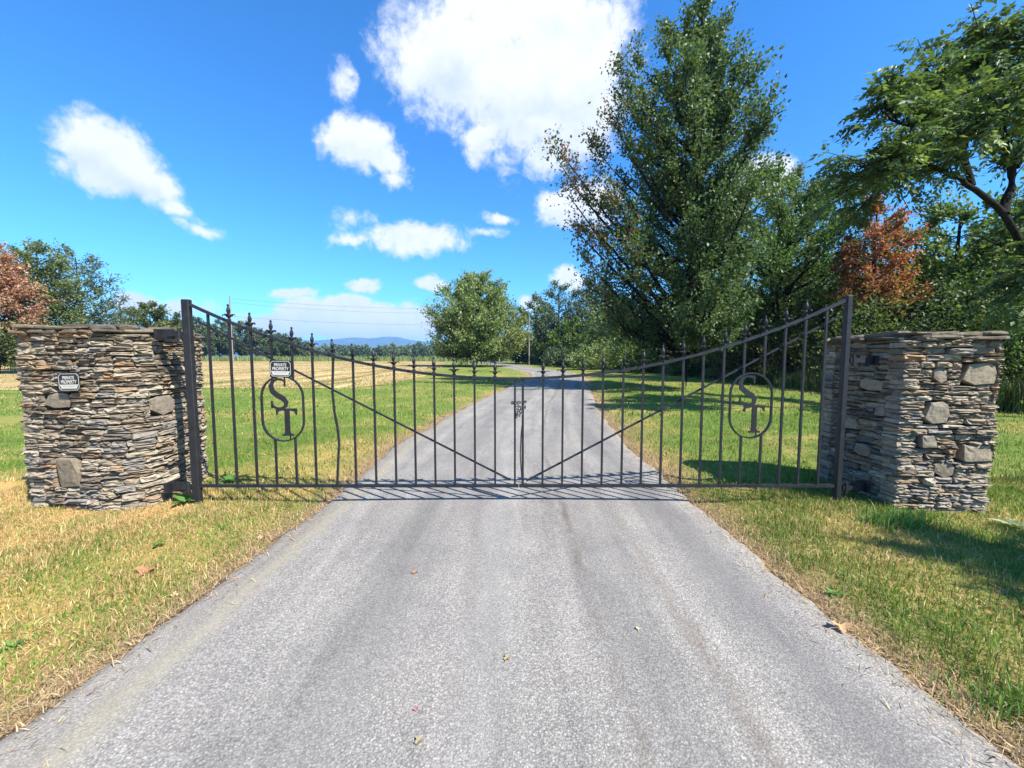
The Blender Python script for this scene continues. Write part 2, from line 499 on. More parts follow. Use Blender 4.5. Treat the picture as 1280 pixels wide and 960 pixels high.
def lawn_col(x, y):
    dr = dryness(x, y)[:, None]
    g = lerp(C_GREEN, C_GREEN2, np.clip(fbm(x*.35, y*.35, 31, 3)*1.6-.3, 0, 1)[:, None])
    c = lerp(g, C_STRAW, dr)
    d = road_d(x, y)
    e = np.exp(-np.maximum(d-.03,0)/(0.08+.14*vnoise(x*2, y*2, 41)+.15*(x>0)*vnoise(x*1.3+7, y*1.3, 45)))[:, None] * (1-sstep(30,60,y))[:, None]
    c = lerp(c, C_DIRT*(0.55+.9*vnoise(x*9, y*9, 43))[:, None], np.clip(e*1.25, 0, 1))
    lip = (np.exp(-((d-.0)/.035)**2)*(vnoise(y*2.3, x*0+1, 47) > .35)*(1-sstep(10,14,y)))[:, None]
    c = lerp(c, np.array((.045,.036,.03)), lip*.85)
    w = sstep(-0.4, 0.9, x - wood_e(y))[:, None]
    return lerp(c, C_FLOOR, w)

def axis(segs):
    out = []
    for a, b, s in segs: out += list(np.arange(a, b, s))
    out.append(segs[-1][1])
    return np.array(out)
gx = axis([(-5800,-800,1000),(-800,-200,150),(-200,-60,20),(-60,-20,4),(-20,-8,.8),(-8,8,.11),(8,20,.6),(20,60,4),(60,200,20),(200,800,150),(800,5800,1000)])
gy = axis([(-5800,-500,1060),(-500,-50,90),(-50,-10,8),(-10,0,1),(0,12,.11),(12,30,.5),(30,70,2),(70,200,10),(200,800,100),(800,5800,1000)])
X, Y = np.meshgrid(gx, gy)
xf, yf = X.ravel(), Y.ravel()
zf = ground_h(xf, yf)
nx, ny = len(gx), len(gy)
ii = (np.arange(ny-1)[:, None]*nx + np.arange(nx-1)[None, :]).ravel()
quads = np.stack([ii, ii+1, ii+nx+1, ii+nx], axis=1)
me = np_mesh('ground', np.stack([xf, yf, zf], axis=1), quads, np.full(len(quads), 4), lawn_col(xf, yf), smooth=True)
def ground_material():
    m, nt, b, out = new_mat('lawn_ground')
    at_ = nt.nodes.new('ShaderNodeAttribute'); at_.attribute_name = 'col'
    g = nt.nodes.new('ShaderNodeNewGeometry')
    n1 = nz(nt, 3.0, 8, 0.7, vec=g.outputs['Position'])
    n2 = nz(nt, 45, 4, 0.7, vec=g.outputs['Position'])
    n3 = nz(nt, 0.22, 4, 0.6, vec=g.outputs['Position'])
    c = mixc(nt, 1.0, at_.outputs['Color'], ramp_(nt, n1.outputs['Fac'], [(.3, (.72,.74,.72)), (.7, (1.25,1.2,1.15))]).outputs[0], 'MULTIPLY')
    c = mixc(nt, 1.0, c, ramp_(nt, n2.outputs['Fac'], [(.3, (.6,.6,.6)), (.7, (1.35,1.33,1.25))]).outputs[0], 'MULTIPLY')
    c = mixc(nt, 1.0, c, ramp_(nt, n3.outputs['Fac'], [(.3, (.85,.88,.85)), (.7, (1.2,1.12,1.05))]).outputs[0], 'MULTIPLY')
    nt.links.new(c, b.inputs['Base Color'])
    b.inputs['Roughness'].default_value = 1.0; b.inputs['Specular IOR Level'].default_value = 0.1
    bump(nt, b, n2.outputs['Fac'], 0.7, 0.03)
    return m
tag(link('ground', me, ground_material()), kind='structure')

# dried field on the far left
fy_ = axis([(16.6,40,.6),(40,108,3)])
fv, fq = [], []
cols_n = 40
for j, y in enumerate(fy_):
    edge = -5.4 - .10*(y-16.6) - 1.6*sstep(60,108,np.array([y]))[0]*4 + (fbm(np.array([y*.3]), np.array([2.]), 51, 3)[0]-.5)*2.2
    if y < 18.2: edge -= (18.2-y)*1.4
    for i in range(cols_n+1):
        t = i/cols_n
        x = edge - (t**2.2)*150
        yy = y + ((fbm(np.array([x*.25]), np.array([9.]), 52, 3)[0]-.5)*2.0 if j in (0, 1) or j == len(fy_)-1 else 0)
        fv.append((x, yy, gh(x, yy) + 0.012))
for j in range(len(fy_)-1):
    for i in range(cols_n):
        a = j*(cols_n+1)+i
        fq.append((a, a+1, a+cols_n+2, a+cols_n+1))
def field_material():
    m, nt, b, out = new_mat('dry_field')
    g = nt.nodes.new('ShaderNodeNewGeometry')
    mp = nt.nodes.new('ShaderNodeMapping'); mp.inputs['Scale'].default_value = (.9, .07, 1)
    nt.links.new(g.outputs['Position'], mp.inputs['Vector'])
    n1 = nz(nt, 1.0, 8, 0.7, vec=mp.outputs[0]); n2 = nz(nt, 7, 5, 0.7, vec=g.outputs['Position'])
    c = ramp_(nt, n1.outputs['Fac'], [(.38, (.13,.12,.04)), (.46, (.30,.21,.09)), (.53, (.40,.28,.12)), (.62, (.55,.42,.21))]).outputs[0]
    c = mixc(nt, 1.0, c, ramp_(nt, n2.outputs['Fac'], [(.3, (.6,.62,.6)), (.7, (1.25,1.25,1.2))]).outputs[0], 'MULTIPLY')
    nt.links.new(c, b.inputs['Base Color']); b.inputs['Roughness'].default_value = 1.0; b.inputs['Specular IOR Level'].default_value = .1
    return m
tag(link('field', np_mesh('field', np.array(fv), np.array(fq), np.full(len(fq), 4), smooth=True), field_material()), kind='structure')

# driveway: one sheet with an irregular edge; u across, v along
ry = axis([(-12,0,.5),(0,6,.04),(6,14,.12),(14,30,.4),(30,70,1),(70,200,4)])
us = np.array([-1,-.985,-.95,-.85,-.6,-.3,0,.3,.6,.85,.95,.985,1])
rv, ruv = [], []
for y in ry:
    c = float(road_c(y)); y2 = y+.5
    dx = float(road_c(y2))-c; L = math.hypot(dx, .5); nxn, nyn = .5/L, -dx/L
    for u in us:
        w = float(road_hw(y, 1 if u > 0 else -1))
        s = u*w
        z = 0.006 + 0.022*(1-u*u)
        if abs(u) == 1: z = -0.03
        elif abs(u) > .98: z = 0.0
        rv.append((c + s*nxn, y + s*nyn, z)); ruv.append((s, y))
K = len(us); rq = []
for j in range(len(ry)-1):
    for i in range(K-1):
        a = j*K+i; rq.append((a, a+1, a+K+1, a+K))
me = np_mesh('driveway', np.array(rv), np.array(rq), np.full(len(rq), 4), smooth=True)
uvl = me.uv_layers.new(name='UVMap')
li = np.zeros(len(me.loops), dtype=np.int32); me.loops.foreach_get('vertex_index', li)
uvl.data.foreach_set('uv', np.array(ruv, dtype=np.float32)[li].ravel())
def road_material():
    m, nt, b, out = new_mat('worn_asphalt')
    t = nt.nodes.new('ShaderNodeTexCoord'); uv = t.outputs['UV']
    sp = nt.nodes.new('ShaderNodeSeparateXYZ'); nt.links.new(uv, sp.inputs[0])
    vo = nt.nodes.new('ShaderNodeTexVoronoi'); vo.inputs['Scale'].default_value = 135; nt.links.new(uv, vo.inputs['Vector'])
    spc = nt.nodes.new('ShaderNodeSeparateColor'); nt.links.new(vo.outputs['Color'], spc.inputs[0])
    vo2 = nt.nodes.new('ShaderNodeTexVoronoi'); vo2.inputs['Scale'].default_value = 230; nt.links.new(uv, vo2.inputs['Vector'])
    spc2 = nt.nodes.new('ShaderNodeSeparateColor'); nt.links.new(vo2.outputs['Color'], spc2.inputs[0])
    grain = ramp_(nt, spc.outputs[0], [(0, (.18,.165,.144)), (.25, (.222,.205,.178)), (.5, (.265,.246,.214)), (.72, (.305,.283,.248)), (.88, (.38,.354,.31)), (1.0, (.50,.468,.41))]).outputs[0]
    grain2 = ramp_(nt, spc2.outputs[0], [(0, (.185,.17,.148)), (.6, (.27,.25,.218)), (1, (.38,.354,.308))]).outputs[0]
    c = mixc(nt, 0.4, grain, grain2)
    # dark binder round each stone
    edge = ramp_(nt, vo.outputs['Distance'], [(.35, (1,1,1)), (.75, (.62,.62,.63))]).outputs[0]
    c = mixc(nt, 1.0, c, edge, 'MULTIPLY')
    # long streaks along the driveway
    mp = nt.nodes.new('ShaderNodeMapping'); mp.inputs['Scale'].default_value = (2.6, .28, 1); nt.links.new(uv, mp.inputs['Vector'])
    n1 = nz(nt, 1.3, 5, 0.6, vec=mp.outputs[0], dist=.3)
    c = mixc(nt, 1.0, c, ramp_(nt, n1.outputs['Fac'], [(.3, (.70,.70,.72)), (.5, (1,1,1)), (.7, (1.22,1.21,1.2))]).outputs[0], 'MULTIPLY')
    n2 = nz(nt, 1.7, 6, 0.6, vec=uv)
    c = mixc(nt, 1.0, c, ramp_(nt, n2.outputs['Fac'], [(.35, (.88,.87,.88)), (.65, (1.1,1.09,1.07))]).outputs[0], 'MULTIPLY')
    nw = nz(nt, 2.2, 5, 0.65, vec=uv)
    sx = mth(nt, 'ADD', sp.outputs[0], mth(nt, 'MULTIPLY_ADD', nw.outputs['Fac'], .22, -.11))
    def band(center, width, col, amt, c, breakup=0.0):
        d = mth(nt, 'ABSOLUTE', mth(nt, 'SUBTRACT', sx, center))
        f = mth(nt, 'SUBTRACT', 1.0, mth(nt, 'DIVIDE', d, width), clamp=True)
        if breakup:
            f = mth(nt, 'MULTIPLY', f, mth(nt, 'MULTIPLY_ADD', n2.outputs['Fac'], 4.0, -1.5, clamp=True))
        return mixc(nt, mth(nt, 'MULTIPLY', f, amt), c, col)
    c = band(.46, .05, (.10,.075,.052), .85, c, 1)
    c = band(.90, .07, (.15,.118,.09), .6, c, 1)
    c = band(-.70, .40, (.13,.121,.112), .42, c)
    c = band(.62, .30, (.14,.13,.12), .32, c)
    c = band(-.12, .22, (.30,.285,.26), .25, c)
    c = band(1.32, .30, (.12,.112,.108), .55, c)
    c = band(-1.58, .12, (.30,.26,.175), .55, c)
    c = band(-.25, .10, (.12,.10,.088), .45, c, 1)
    # hairline cracks
    mpc = nt.nodes.new('ShaderNodeMapping'); mpc.inputs['Scale'].default_value = (1.1, .55, 1); nt.links.new(uv, mpc.inputs['Vector'])
    wv = nt.nodes.new('ShaderNodeVectorMath'); wv.operation = 'ADD'; nt.links.new(mpc.outputs[0], wv.inputs[0])
    nwv = nz(nt, 3.0, 6, 0.7, vec=uv); sc_ = nt.nodes.new('ShaderNodeVectorMath'); sc_.operation = 'SCALE'; sc_.inputs['Scale'].default_value = .45
    nt.links.new(nwv.outputs['Color'], sc_.inputs[0]); nt.links.new(sc_.outputs[0], wv.inputs[1])
    vc = nt.nodes.new('ShaderNodeTexVoronoi'); vc.feature = 'DISTANCE_TO_EDGE'; vc.inputs['Scale'].default_value = .9; nt.links.new(wv.outputs[0], vc.inputs['Vector'])
    ck = mth(nt, 'SUBTRACT', 1.0, mth(nt, 'MULTIPLY', vc.outputs['Distance'], 130), clamp=True)
    ck = mth(nt, 'MULTIPLY', ck, mth(nt, 'MULTIPLY_ADD', n2.outputs['Fac'], 6.0, -3.1, clamp=True))
    c = mixc(nt, mth(nt, 'MULTIPLY', ck, .7), c, (.05,.042,.036))
    # grey-brown silt along both edges
    ed = mth(nt, 'MULTIPLY_ADD', mth(nt, 'ABSOLUTE', sx), 3.3, -5.15, clamp=True)
    c = mixc(nt, mth(nt, 'MULTIPLY', ed, .6), c, (.25,.215,.17))
    # small irregular stains
    n4 = nz(nt, 5.5, 3, 0.5, vec=uv)
    c = mixc(nt, mth(nt, 'MULTIPLY', mth(nt, 'MULTIPLY_ADD', n4.outputs['Fac'], 8, -5.5, clamp=True), .35), c, (.10,.092,.086))
    nt.links.new(c, b.inputs['Base Color'])
    b.inputs['Roughness'].default_value = 0.88; b.inputs['Specular IOR Level'].default_value = 0.2
    h = mth(nt, 'SUBTRACT', mth(nt, 'MULTIPLY', spc.outputs[0], .5), vo.outputs['Distance'])
    bump(nt, b, h, 0.4, 0.005)
    return m
tag(link('driveway', me, road_material()), kind='structure')

# mountains far behind the field
def mountains():
    prof = [(-400,438),(0,434),(230,431),(300,430),(369,424.5),(395,426),(422,424),(445,421.8),(466,423.5),(481,421),(498,421),(508,424.5),(530,427),(560,429),(620,430),(700,428),(800,431),(1300,436),(1700,440)]
    D = 4700.0
    vs, cs = [], []
    n = 240; rows = 9
    us_ = np.linspace(-500, 1800, n)
    for r_ in range(rows):
        t = r_/(rows-1)
        for k, u in enumerate(us_):
            v = np.interp(u, [p[0] for p in prof], [p[1] for p in prof])
            xd = (u-640)/F
            top = (445-v)/F*D + CAM_H
            depth = D*(0.86 + 0.14*t) if t <= 1 else D
            x = xd*depth
            shape = math.sin(t*math.pi/2)**1.4
            z = top*shape*(depth/D) + (fbm(np.array([x/260]), np.array([depth/260]), 61, 4)[0]-.5)*55*math.sin(t*math.pi)**.6
            z += (vnoise(np.array([x/60.]), np.array([depth/60.]), 66)[0]-.5)*6
            if r_ == 0: z = -5
            vs.append((x, depth, z))
    for k, u in enumerate(us_):
        xd = (u-640)/F; vs.append((xd*D*1.12, D*1.12, -5))
    rows += 1
    q = []
    for r_ in range(rows-1):
        for k in range(n-1):
            a = r_*n+k; q.append((a, a+1, a+n+1, a+n))
    return np_mesh('mountains', np.array(vs), np.array(q), np.full(len(q), 4), smooth=True)
tag(link('mountains', mountains(), plain('forested_slope', (.055,.085,.04), 1.0, nscale=.01, var=.4, spec=.1)), kind='structure')

# ------------------------------------------------------------------ grass
def blades(name, x, y, h, w, col, lean=0.5, z0=None, label=None, cat=None, flat=None, seed=1):
    rg = np.random.default_rng(seed)
    n = len(x)
    z = ground_h(x, y) if z0 is None else z0
    a = rg.uniform(0, 2*math.pi, n); la = rg.uniform(0, 2*math.pi, n)
    ln = np.abs(rg.normal(0, lean, n))
    if flat is not None: ln = np.where(flat, rg.uniform(1.8, 4.0, n), ln)
    sx, sy = np.cos(a)*w/2, np.sin(a)*w/2
    nrm = 1/np.sqrt(1+ln**2)
    dx, dy, dz = np.cos(la)*ln*nrm, np.sin(la)*ln*nrm, nrm
    base = np.stack([x, y, z-0.004], 1)
    S = np.stack([sx, sy, sx*0], 1)
    mid = base + np.stack([dx*.35*h, dy*.35*h, dz*.6*h], 1)
    tip = base + np.stack([dx*h, dy*h, dz*.93*h], 1)
    V = np.stack([base-S, base+S, mid+S*.8, mid-S*.8, tip], 1).reshape(-1, 3)
    o = np.arange(n)[:, None]*5
    quad = o + np.array([0,1,2,3]); tri = o + np.array([3,2,4])
    loops = np.concatenate([quad, tri], 1).ravel()
    sizes = np.tile([4,3], n)
    C = np.repeat(col, 5, axis=0)
    me = np_mesh(name, V, loops, sizes, C)
    o_ = link(name, me, M_GRASS)
    return tag(o_, label, cat, kind='stuff')
PILLARS = [((-4.6,-3.25),(3.45,4.6)), ((3.35,4.3),(3.4,4.4))]
def scatter(n, x0, x1, y0, y1, seed, bias=None):
    rg = np.random.default_rng(seed)
    x = rg.uniform(x0, x1, n)
    if bias: y = y0 + (y1-y0)*rg.uniform(0, 1, n)**bias
    else: y = rg.uniform(y0, y1, n)
    return x, y
def grass_zone(name, n, x0, x1, y0, y1, hh, ww, seed, label, bias=None, in_view=True, dens_edge=.12):
    x, y = scatter(n, x0, x1, y0, y1, seed, bias)
    rg = np.random.default_rng(seed+99)
    d = road_d(x, y)
    keep = d > .02 + rg.exponential(dens_edge, n)*np.where(x > 0, 1.2, .7)
    if in_view: keep &= np.abs(x) < (y*1.36 + .6)
    for (a, b), (c, e) in PILLARS: keep &= ~((x > a+.1) & (x < b-.1) & (y > c+.08) & (y < e-.1))
    keep &= x < wood_e(y)+.6
    keep &= vnoise(x*5, y*5, 71) + rg.uniform(-.35,.75,n) > .22
    x, y = x[keep], y[keep]; n = len(x)
    dr = dryness(x, y); isdry = rg.uniform(0,1,n) < dr*.9
    cg = lerp(np.array((.09,.175,.025)), np.array((.23,.30,.055)), rg.uniform(0,1,n)[:,None]**1.3)
    cg = cg * (0.62+.75*fbm(x*1.3, y*1.3, 77, 4))[:,None]*np.array((1,1,.9))
    cs_ = lerp(np.array((.30,.18,.07)), np.array((.72,.54,.26)), rg.uniform(0,1,n)[:,None]**1.2)
    col = np.where(isdry[:,None], cs_, cg)
    h = hh*rg.uniform(.45, 1.3, n)*(.45+1.1*fbm(x*2.6, y*2.6, 73, 3)); w = ww*rg.uniform(.6,1.3,n)
    flat = isdry & (rg.uniform(0,1,n) < .6)
    h = np.where(flat, h*1.5, h)
    return blades(name, x, y, h, w, col, .65, label=label, cat='grass', flat=flat, seed=seed+5)
grass_zone('grass', 120000, -5.2, -1.5, 1.0, 4.3, .05, .0045, 101, 'dry straw coloured and green grass on the left verge before the gate')
grass_zone('grass', 130000, 1.4, 6.2, 1.0, 4.3, .058, .0045, 102, 'thick green grass on the right verge before the gate')
grass_zone('grass', 85000, -10, 12.5, 4.2, 9.0, .065, .0075, 103, 'mown green lawn just behind the iron gate', bias=1.3)
grass_zone('grass', 30000, -22, 13, 9.0, 22, .08, .022, 104, 'mown green lawn further along the driveway', bias=1.4)

def litter():
    rg = np.random.default_rng(150); n = 42000
    y = 1.0+9*rg.uniform(0,1,n)**1.5; sd_ = np.where(rg.uniform(0,1,n) < .5, -1, 1)
    off = rg.exponential(.085, n)*np.where(rg.uniform(0,1,n) < .12, -.8, 1) + .03
    x = np.where(sd_ > 0, road_c(y)+road_hw(y,1)+off, road_c(y)-road_hw(y,-1)-off)
    c = lerp(np.array((.22,.14,.08)), np.array((.62,.46,.25)), rg.uniform(0,1,n)[:,None])
    z = np.where(off < 0, .012, ground_h(x,y)) + .006
    blades('dry_litter', x, y, rg.uniform(.02,.075,n), rg.uniform(.0025,.006,n), c, .5, z0=z, label='dry straw and leaf litter along both edges of the driveway', cat='litter', flat=rg.uniform(0,1,n) < .9, seed=151)
litter()

# ------------------------------------------------------------------ leaves and trees
def leaf_arrays(pos, dirn, nrm, length, width, col, fold=.25):
    side = np.cross(dirn, nrm); side /= np.linalg.norm(side, axis=1, keepdims=True)+1e-9
    nn = np.cross(side, dirn)
    L = length[:,None]; W = width[:,None]
    mid = pos + dirn*L*.45
    V = np.stack([pos, mid+side*W*.5+nn*W*fold, pos+dirn*L, mid-side*W*.5+nn*W*fold], 1).reshape(-1,3)
    n = len(pos)
    q = (np.arange(n)[:,None]*4 + np.array([0,1,2, 0,2,3])).ravel()
    return V, q, np.full(n*2, 3), np.repeat(col, 4, axis=0)
def unit(v): return v/(np.linalg.norm(v, axis=-1, keepdims=True)+1e-9)
def tubes_mesh(name, lines, nseg=6):
    V, Q = [], []; off = 0
    for pts, rad in lines:
        pts = np.asarray(pts, float); rad = np.asarray(rad, float); m = len(pts)
        t = np.gradient(pts, axis=0); t = unit(t)
        ref = np.array((.17,.31,.93)) if abs(t[0,2]) < .9 else np.array((1.,.1,0))
        a = unit(np.cross(t, ref)); b = np.cross(t, a)
        k = nseg if rad[0] > .05 else 4
        if rad[0] < .012: k = 3
        ang = np.arange(k)*2*math.pi/k
        ringv = pts[:,None,:] + (a[:,None,:]*np.cos(ang)[None,:,None] + b[:,None,:]*np.sin(ang)[None,:,None])*rad[:,None,None]
        V.append(ringv.reshape(-1,3))
        i, j = np.meshgrid(np.arange(m-1), np.arange(k), indexing='ij')
        A = (i*k+j); B = (i*k+(j+1)%k)
        Q.append(np.stack([A, B, B+k, A+k], -1).reshape(-1,4)+off)
        off += m*k
    V = np.concatenate(V); Q = np.concatenate(Q)
    return np_mesh(name, V, Q, np.full(len(Q), 4), smooth=True)

def curve3(p0, p1, rg, sag=0.15, n=7, wob=.04):
    p0 = np.array(p0, float); p1 = np.array(p1, float)
    d = np.linalg.norm(p1-p0)
    c = (p0+p1)/2 + np.array((0,0,-sag*d)) + rg.normal(0, wob*d, 3)
    t = np.linspace(0,1,n)[:,None]
    P = (1-t)**2*p0 + 2*t*(1-t)*c + t*t*p1
    P[1:-1] += rg.normal(0, wob*.25*d/n*3, (n-2,3))
    return P
def tree(name, label, loc, H, tr, prof, targets, n_sec, sec_len, n_leaf, leaf, palette, seed, group=None, cat='tree', lean=(0,0), fork=.55, rise=.7, clump=.16, aspect=.55, droop=0.0, bark=None, spread_up=.35, accent=None, inner=.35, shoots=False, trunk_top=.93, zsquash=1.0, palette_top=None):
    """prof = [(height, reach towards -x, reach towards +x, reach front/back)]"""
    rg = np.random.default_rng(seed)
    prof = np.array(prof, float)
    root = empty(name, (loc[0], loc[1], 0), 0, label, cat, group)
    # trunk
    m = 12
    tz = np.linspace(-.15, H*trunk_top, m)
    wob = np.cumsum(rg.normal(0, .012*H/m*2, (m,2)), axis=0)
    tp = np.stack([wob[:,0] + lean[0]*(tz/H)**1.3, wob[:,1]+lean[1]*(tz/H)**1.3, tz], 1)
    trd = tr*(1-tz/H)**.8 + tr*.55*np.exp(-np.maximum(tz,0)/(tr*1.6)) + .01
    lines = [(tp, trd)]
    def trunk_at(z): return np.array([np.interp(z, tz, tp[:,0]), np.interp(z, tz, tp[:,1]), z]), float(np.interp(z, tz, trd))
    segs = []
    zmin, zmax = prof[0,0], prof[-1,0]
    area = np.interp(np.linspace(zmin, zmax, 60), prof[:,0], (prof[:,1]+prof[:,2])/2)
    cdf = np.cumsum(area+.15); cdf /= cdf[-1]
    for k in range(targets):
        ze = float(np.interp((k+rg.uniform())/targets, cdf, np.linspace(zmin, zmax, 60)))
        azm = k*2.399963 + rg.normal(0, .25)
        rl, rr, rf = [float(np.interp(ze, prof[:,0], prof[:,i])) for i in (1,2,3)]
        ca, sa = math.cos(azm), math.sin(azm)
        rx = rr if ca > 0 else rl
        frac = rg.uniform(.82, 1.0) if rg.uniform() > inner else rg.uniform(.3,.8)
        ex, ey = ca*rx*frac, sa*rf*frac
        rad = math.hypot(ex, ey)
        zs = max(min(ze - rise*rad, H*trunk_top*.97), min(zmin*.75+.3, H*.3)) if not shoots else max(min(ze - rise*rad - .05*H*rg.uniform(), H*trunk_top*.97), zmin*.7)
        p0, r0 = trunk_at(zs)
        tc0, _ = trunk_at(min(ze, H*trunk_top))
        p1 = np.array((tc0[0]+ex, tc0[1]+ey, ze))
        P = curve3(p0, p1, rg, sag=.10 if not shoots else .16, n=7)
        rb = min(r0*.55, .02+.018*np.linalg.norm(p1-p0))
        lines.append((P, np.linspace(rb, .008, 7)))
        dmain = unit(P[-1]-P[-3])
        for s in range(n_sec):
            t = rg.uniform(.35, 1.0)
            i0 = t*6; i_ = int(min(i0, 5)); q0 = P[i_] + (P[i_+1]-P[i_])*(i0-i_)
            dd = unit(P[min(i_+1,6)]-P[i_])
            dv = unit(dd*.8 + rg.normal(0, .55, 3) + np.array((0,0,spread_up)))
            sl = sec_len*rg.uniform(.55, 1.25)*(1.0 if t > .9 else .85)*(1.0 - .35*max(0, (ze-.6*zmax)/(.4*zmax)))
            segs.append((q0, q0+dv*sl, ze))
        segs.append((P[-2], P[-1]+dmain*sec_len*.35, ze))
    S0 = np.array([s[0] for s in segs]); S1 = np.array([s[1] for s in segs]); SZ = np.array([s[2] for s in segs])
    for a, b in zip(S0[::1], S1[::1]):
        lines.append((np.stack([a, (a+b)/2 + rg.normal(0,.03,3), b]), np.array([.012,.008,.004])*max(1, leaf/.13)))
    tm = tubes_mesh('trunk', lines, 9)
    link('trunk', tm, bark or M_BARK, root)
    # leaves
    ns = len(segs); N = ns*n_leaf
    idx = np.repeat(np.arange(ns), n_leaf)
    t = rg.uniform(.1, 1.08, N)[:,None]
    seglen = np.linalg.norm(S1-S0, axis=1)[idx][:,None]
    pos = S0[idx] + (S1-S0)[idx]*t + rg.normal(0, 1, (N,3))*clump*seglen*np.array((1,1,.7*zsquash))
    pos[:,2] = np.maximum(pos[:,2], .1)
    dirn = unit((S1-S0)[idx]/seglen*.7 + rg.normal(0,.75,(N,3)) + np.array((0,0,-droop)))
    nrm = unit(rg.normal(0,.6,(N,3)) + np.array((0,0,1.0)))
    ctr = rg.uniform(0,1,ns)[idx]
    u = np.clip(.55*ctr + .45*rg.uniform(0,1,N), 0, 1)
    pal = np.array(palette)
    col = np.stack([np.interp(u, np.linspace(0,1,len(pal)), pal[:,i]) for i in range(3)], 1)
    if accent is not None:
        ac, amt, fn = accent
        wgt = np.clip(fn(pos) * amt, 0, 1)
        pick = (rg.uniform(0,1,N) < wgt) if amt <= 1 else (rg.uniform(0,1,N) < wgt)
        acl = np.array(ac); ai = rg.uniform(0,1,N)
        accol = np.stack([np.interp(ai, np.linspace(0,1,len(acl)), acl[:,i]) for i in range(3)], 1)
        col = np.where(pick[:,None], accol, col)
    ln = leaf*rg.uniform(.65,1.25,N)
    V, q, sz, C = leaf_arrays(pos, dirn, nrm, ln, ln*aspect*rg.uniform(.8,1.2,N), col)
    link('crown', np_mesh('crown', V, q, sz, C), M_LEAF, root)
    return root

def sizeat(u, v, Z): return (u-640)/F*Z, CAM_H + (445-v)/F*Z

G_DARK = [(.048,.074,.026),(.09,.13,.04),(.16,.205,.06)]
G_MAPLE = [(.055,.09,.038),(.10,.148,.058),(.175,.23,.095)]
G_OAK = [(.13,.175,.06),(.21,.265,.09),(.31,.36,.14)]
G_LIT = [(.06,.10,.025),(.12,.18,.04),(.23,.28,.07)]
G_GREY = [(.075,.105,.065),(.12,.16,.09),(.18,.22,.125)]
G_FAR = [(.075,.105,.06),(.115,.155,.08),(.17,.21,.11)]
RED = [(.35,.055,.02),(.50,.12,.03),(.62,.24,.06)]
PINK = [(.36,.15,.11),(.47,.26,.17),(.52,.36,.23)]

# the tall maple to the right of the driveway
tree('maple_tree', 'tallest tree, dense green maple with upswept branches on the lawn right of the driveway', (7.25,16.3), 15.7, .25,
     [(2.0,2.6,1.2,2.2),(3.0,4.3,2.0,3.4),(4.6,4.7,2.1,3.8),(6.6,5.0,1.9,3.8),(7.8,5.4,2.0,3.8),(9.5,5.9,2.1,3.4),(11.0,5.3,1.7,2.6),(12.2,4.2,1.2,1.9),(13.2,3.2,.7,1.3),(14.2,1.9,.4,.8),(15.0,.7,.3,.4),(15.6,.15,.15,.15)],
     135, 10, 1.1, 76, .12, G_MAPLE, 11, rise=.85, clump=.17, spread_up=.7, shoots=True, aspect=.75, inner=.5, bark=M_BARK_DARK,
     accent=([(.20,.06,.05),(.26,.11,.06)], .38, lambda p: np.clip((-p[:,0]-2.2)/2.5,0,1)*np.clip((p[:,2]-2)/4,0,1)))
# broad tree on its right
tree('broad_tree', 'broad leafy green tree with low crown between the tall maple and the red tree', (14.4,21.5), 11.6, .22,
     [(1.0,2.6,2.6,2.8),(2.2,3.9,3.4,3.6),(4.5,4.3,3.8,4.2),(6.8,4.2,3.8,4.2),(8.6,3.5,3.5,3.4),(10.0,2.3,2.9,2.4),(11.2,.9,1.2,1.0)],
     120, 8, 1.2, 40, .17, [(.05,.09,.028),(.10,.16,.045),(.19,.26,.075)], 12, rise=.6, clump=.22, bark=M_BARK_DARK)
tree('slender_tree', 'thin yellowish green tree top showing above between the broad tree and the red tree', (17.6,25.5), 12.9, .16,
     [(4.0,1.2,1.2,1.4),(8.0,1.8,2.0,2.0),(11.0,2.0,2.3,2.0),(12.3,1.4,1.6,1.4),(13.0,.5,.6,.5)], 50, 6, 1.1, 34, .18, [(.07,.10,.025),(.13,.16,.035),(.24,.22,.06)], 13, rise=.7, bark=M_BARK_DARK)
tree('red_tree', 'tree with red and orange autumn leaves above the right gate post', (15.35,17.0), 8.0, .13,
     [(3.3,.9,1.9,1.2),(3.9,1.2,2.1,1.4),(4.7,1.2,1.1,1.4),(6.0,1.05,.9,1.2),(7.2,.7,.6,.8),(8.0,.2,.3,.3)], 44, 6, .7, 34, .14,
     [(.28,.075,.05),(.38,.125,.07),(.42,.22,.10)], 14, rise=.45, clump=.2, bark=M_BARK_DARK,
     accent=([(.52,.28,.07),(.36,.27,.09),(.16,.19,.05)], .75, lambda p: np.clip((5.2-p[:,2])/1.8,0.10,1)))

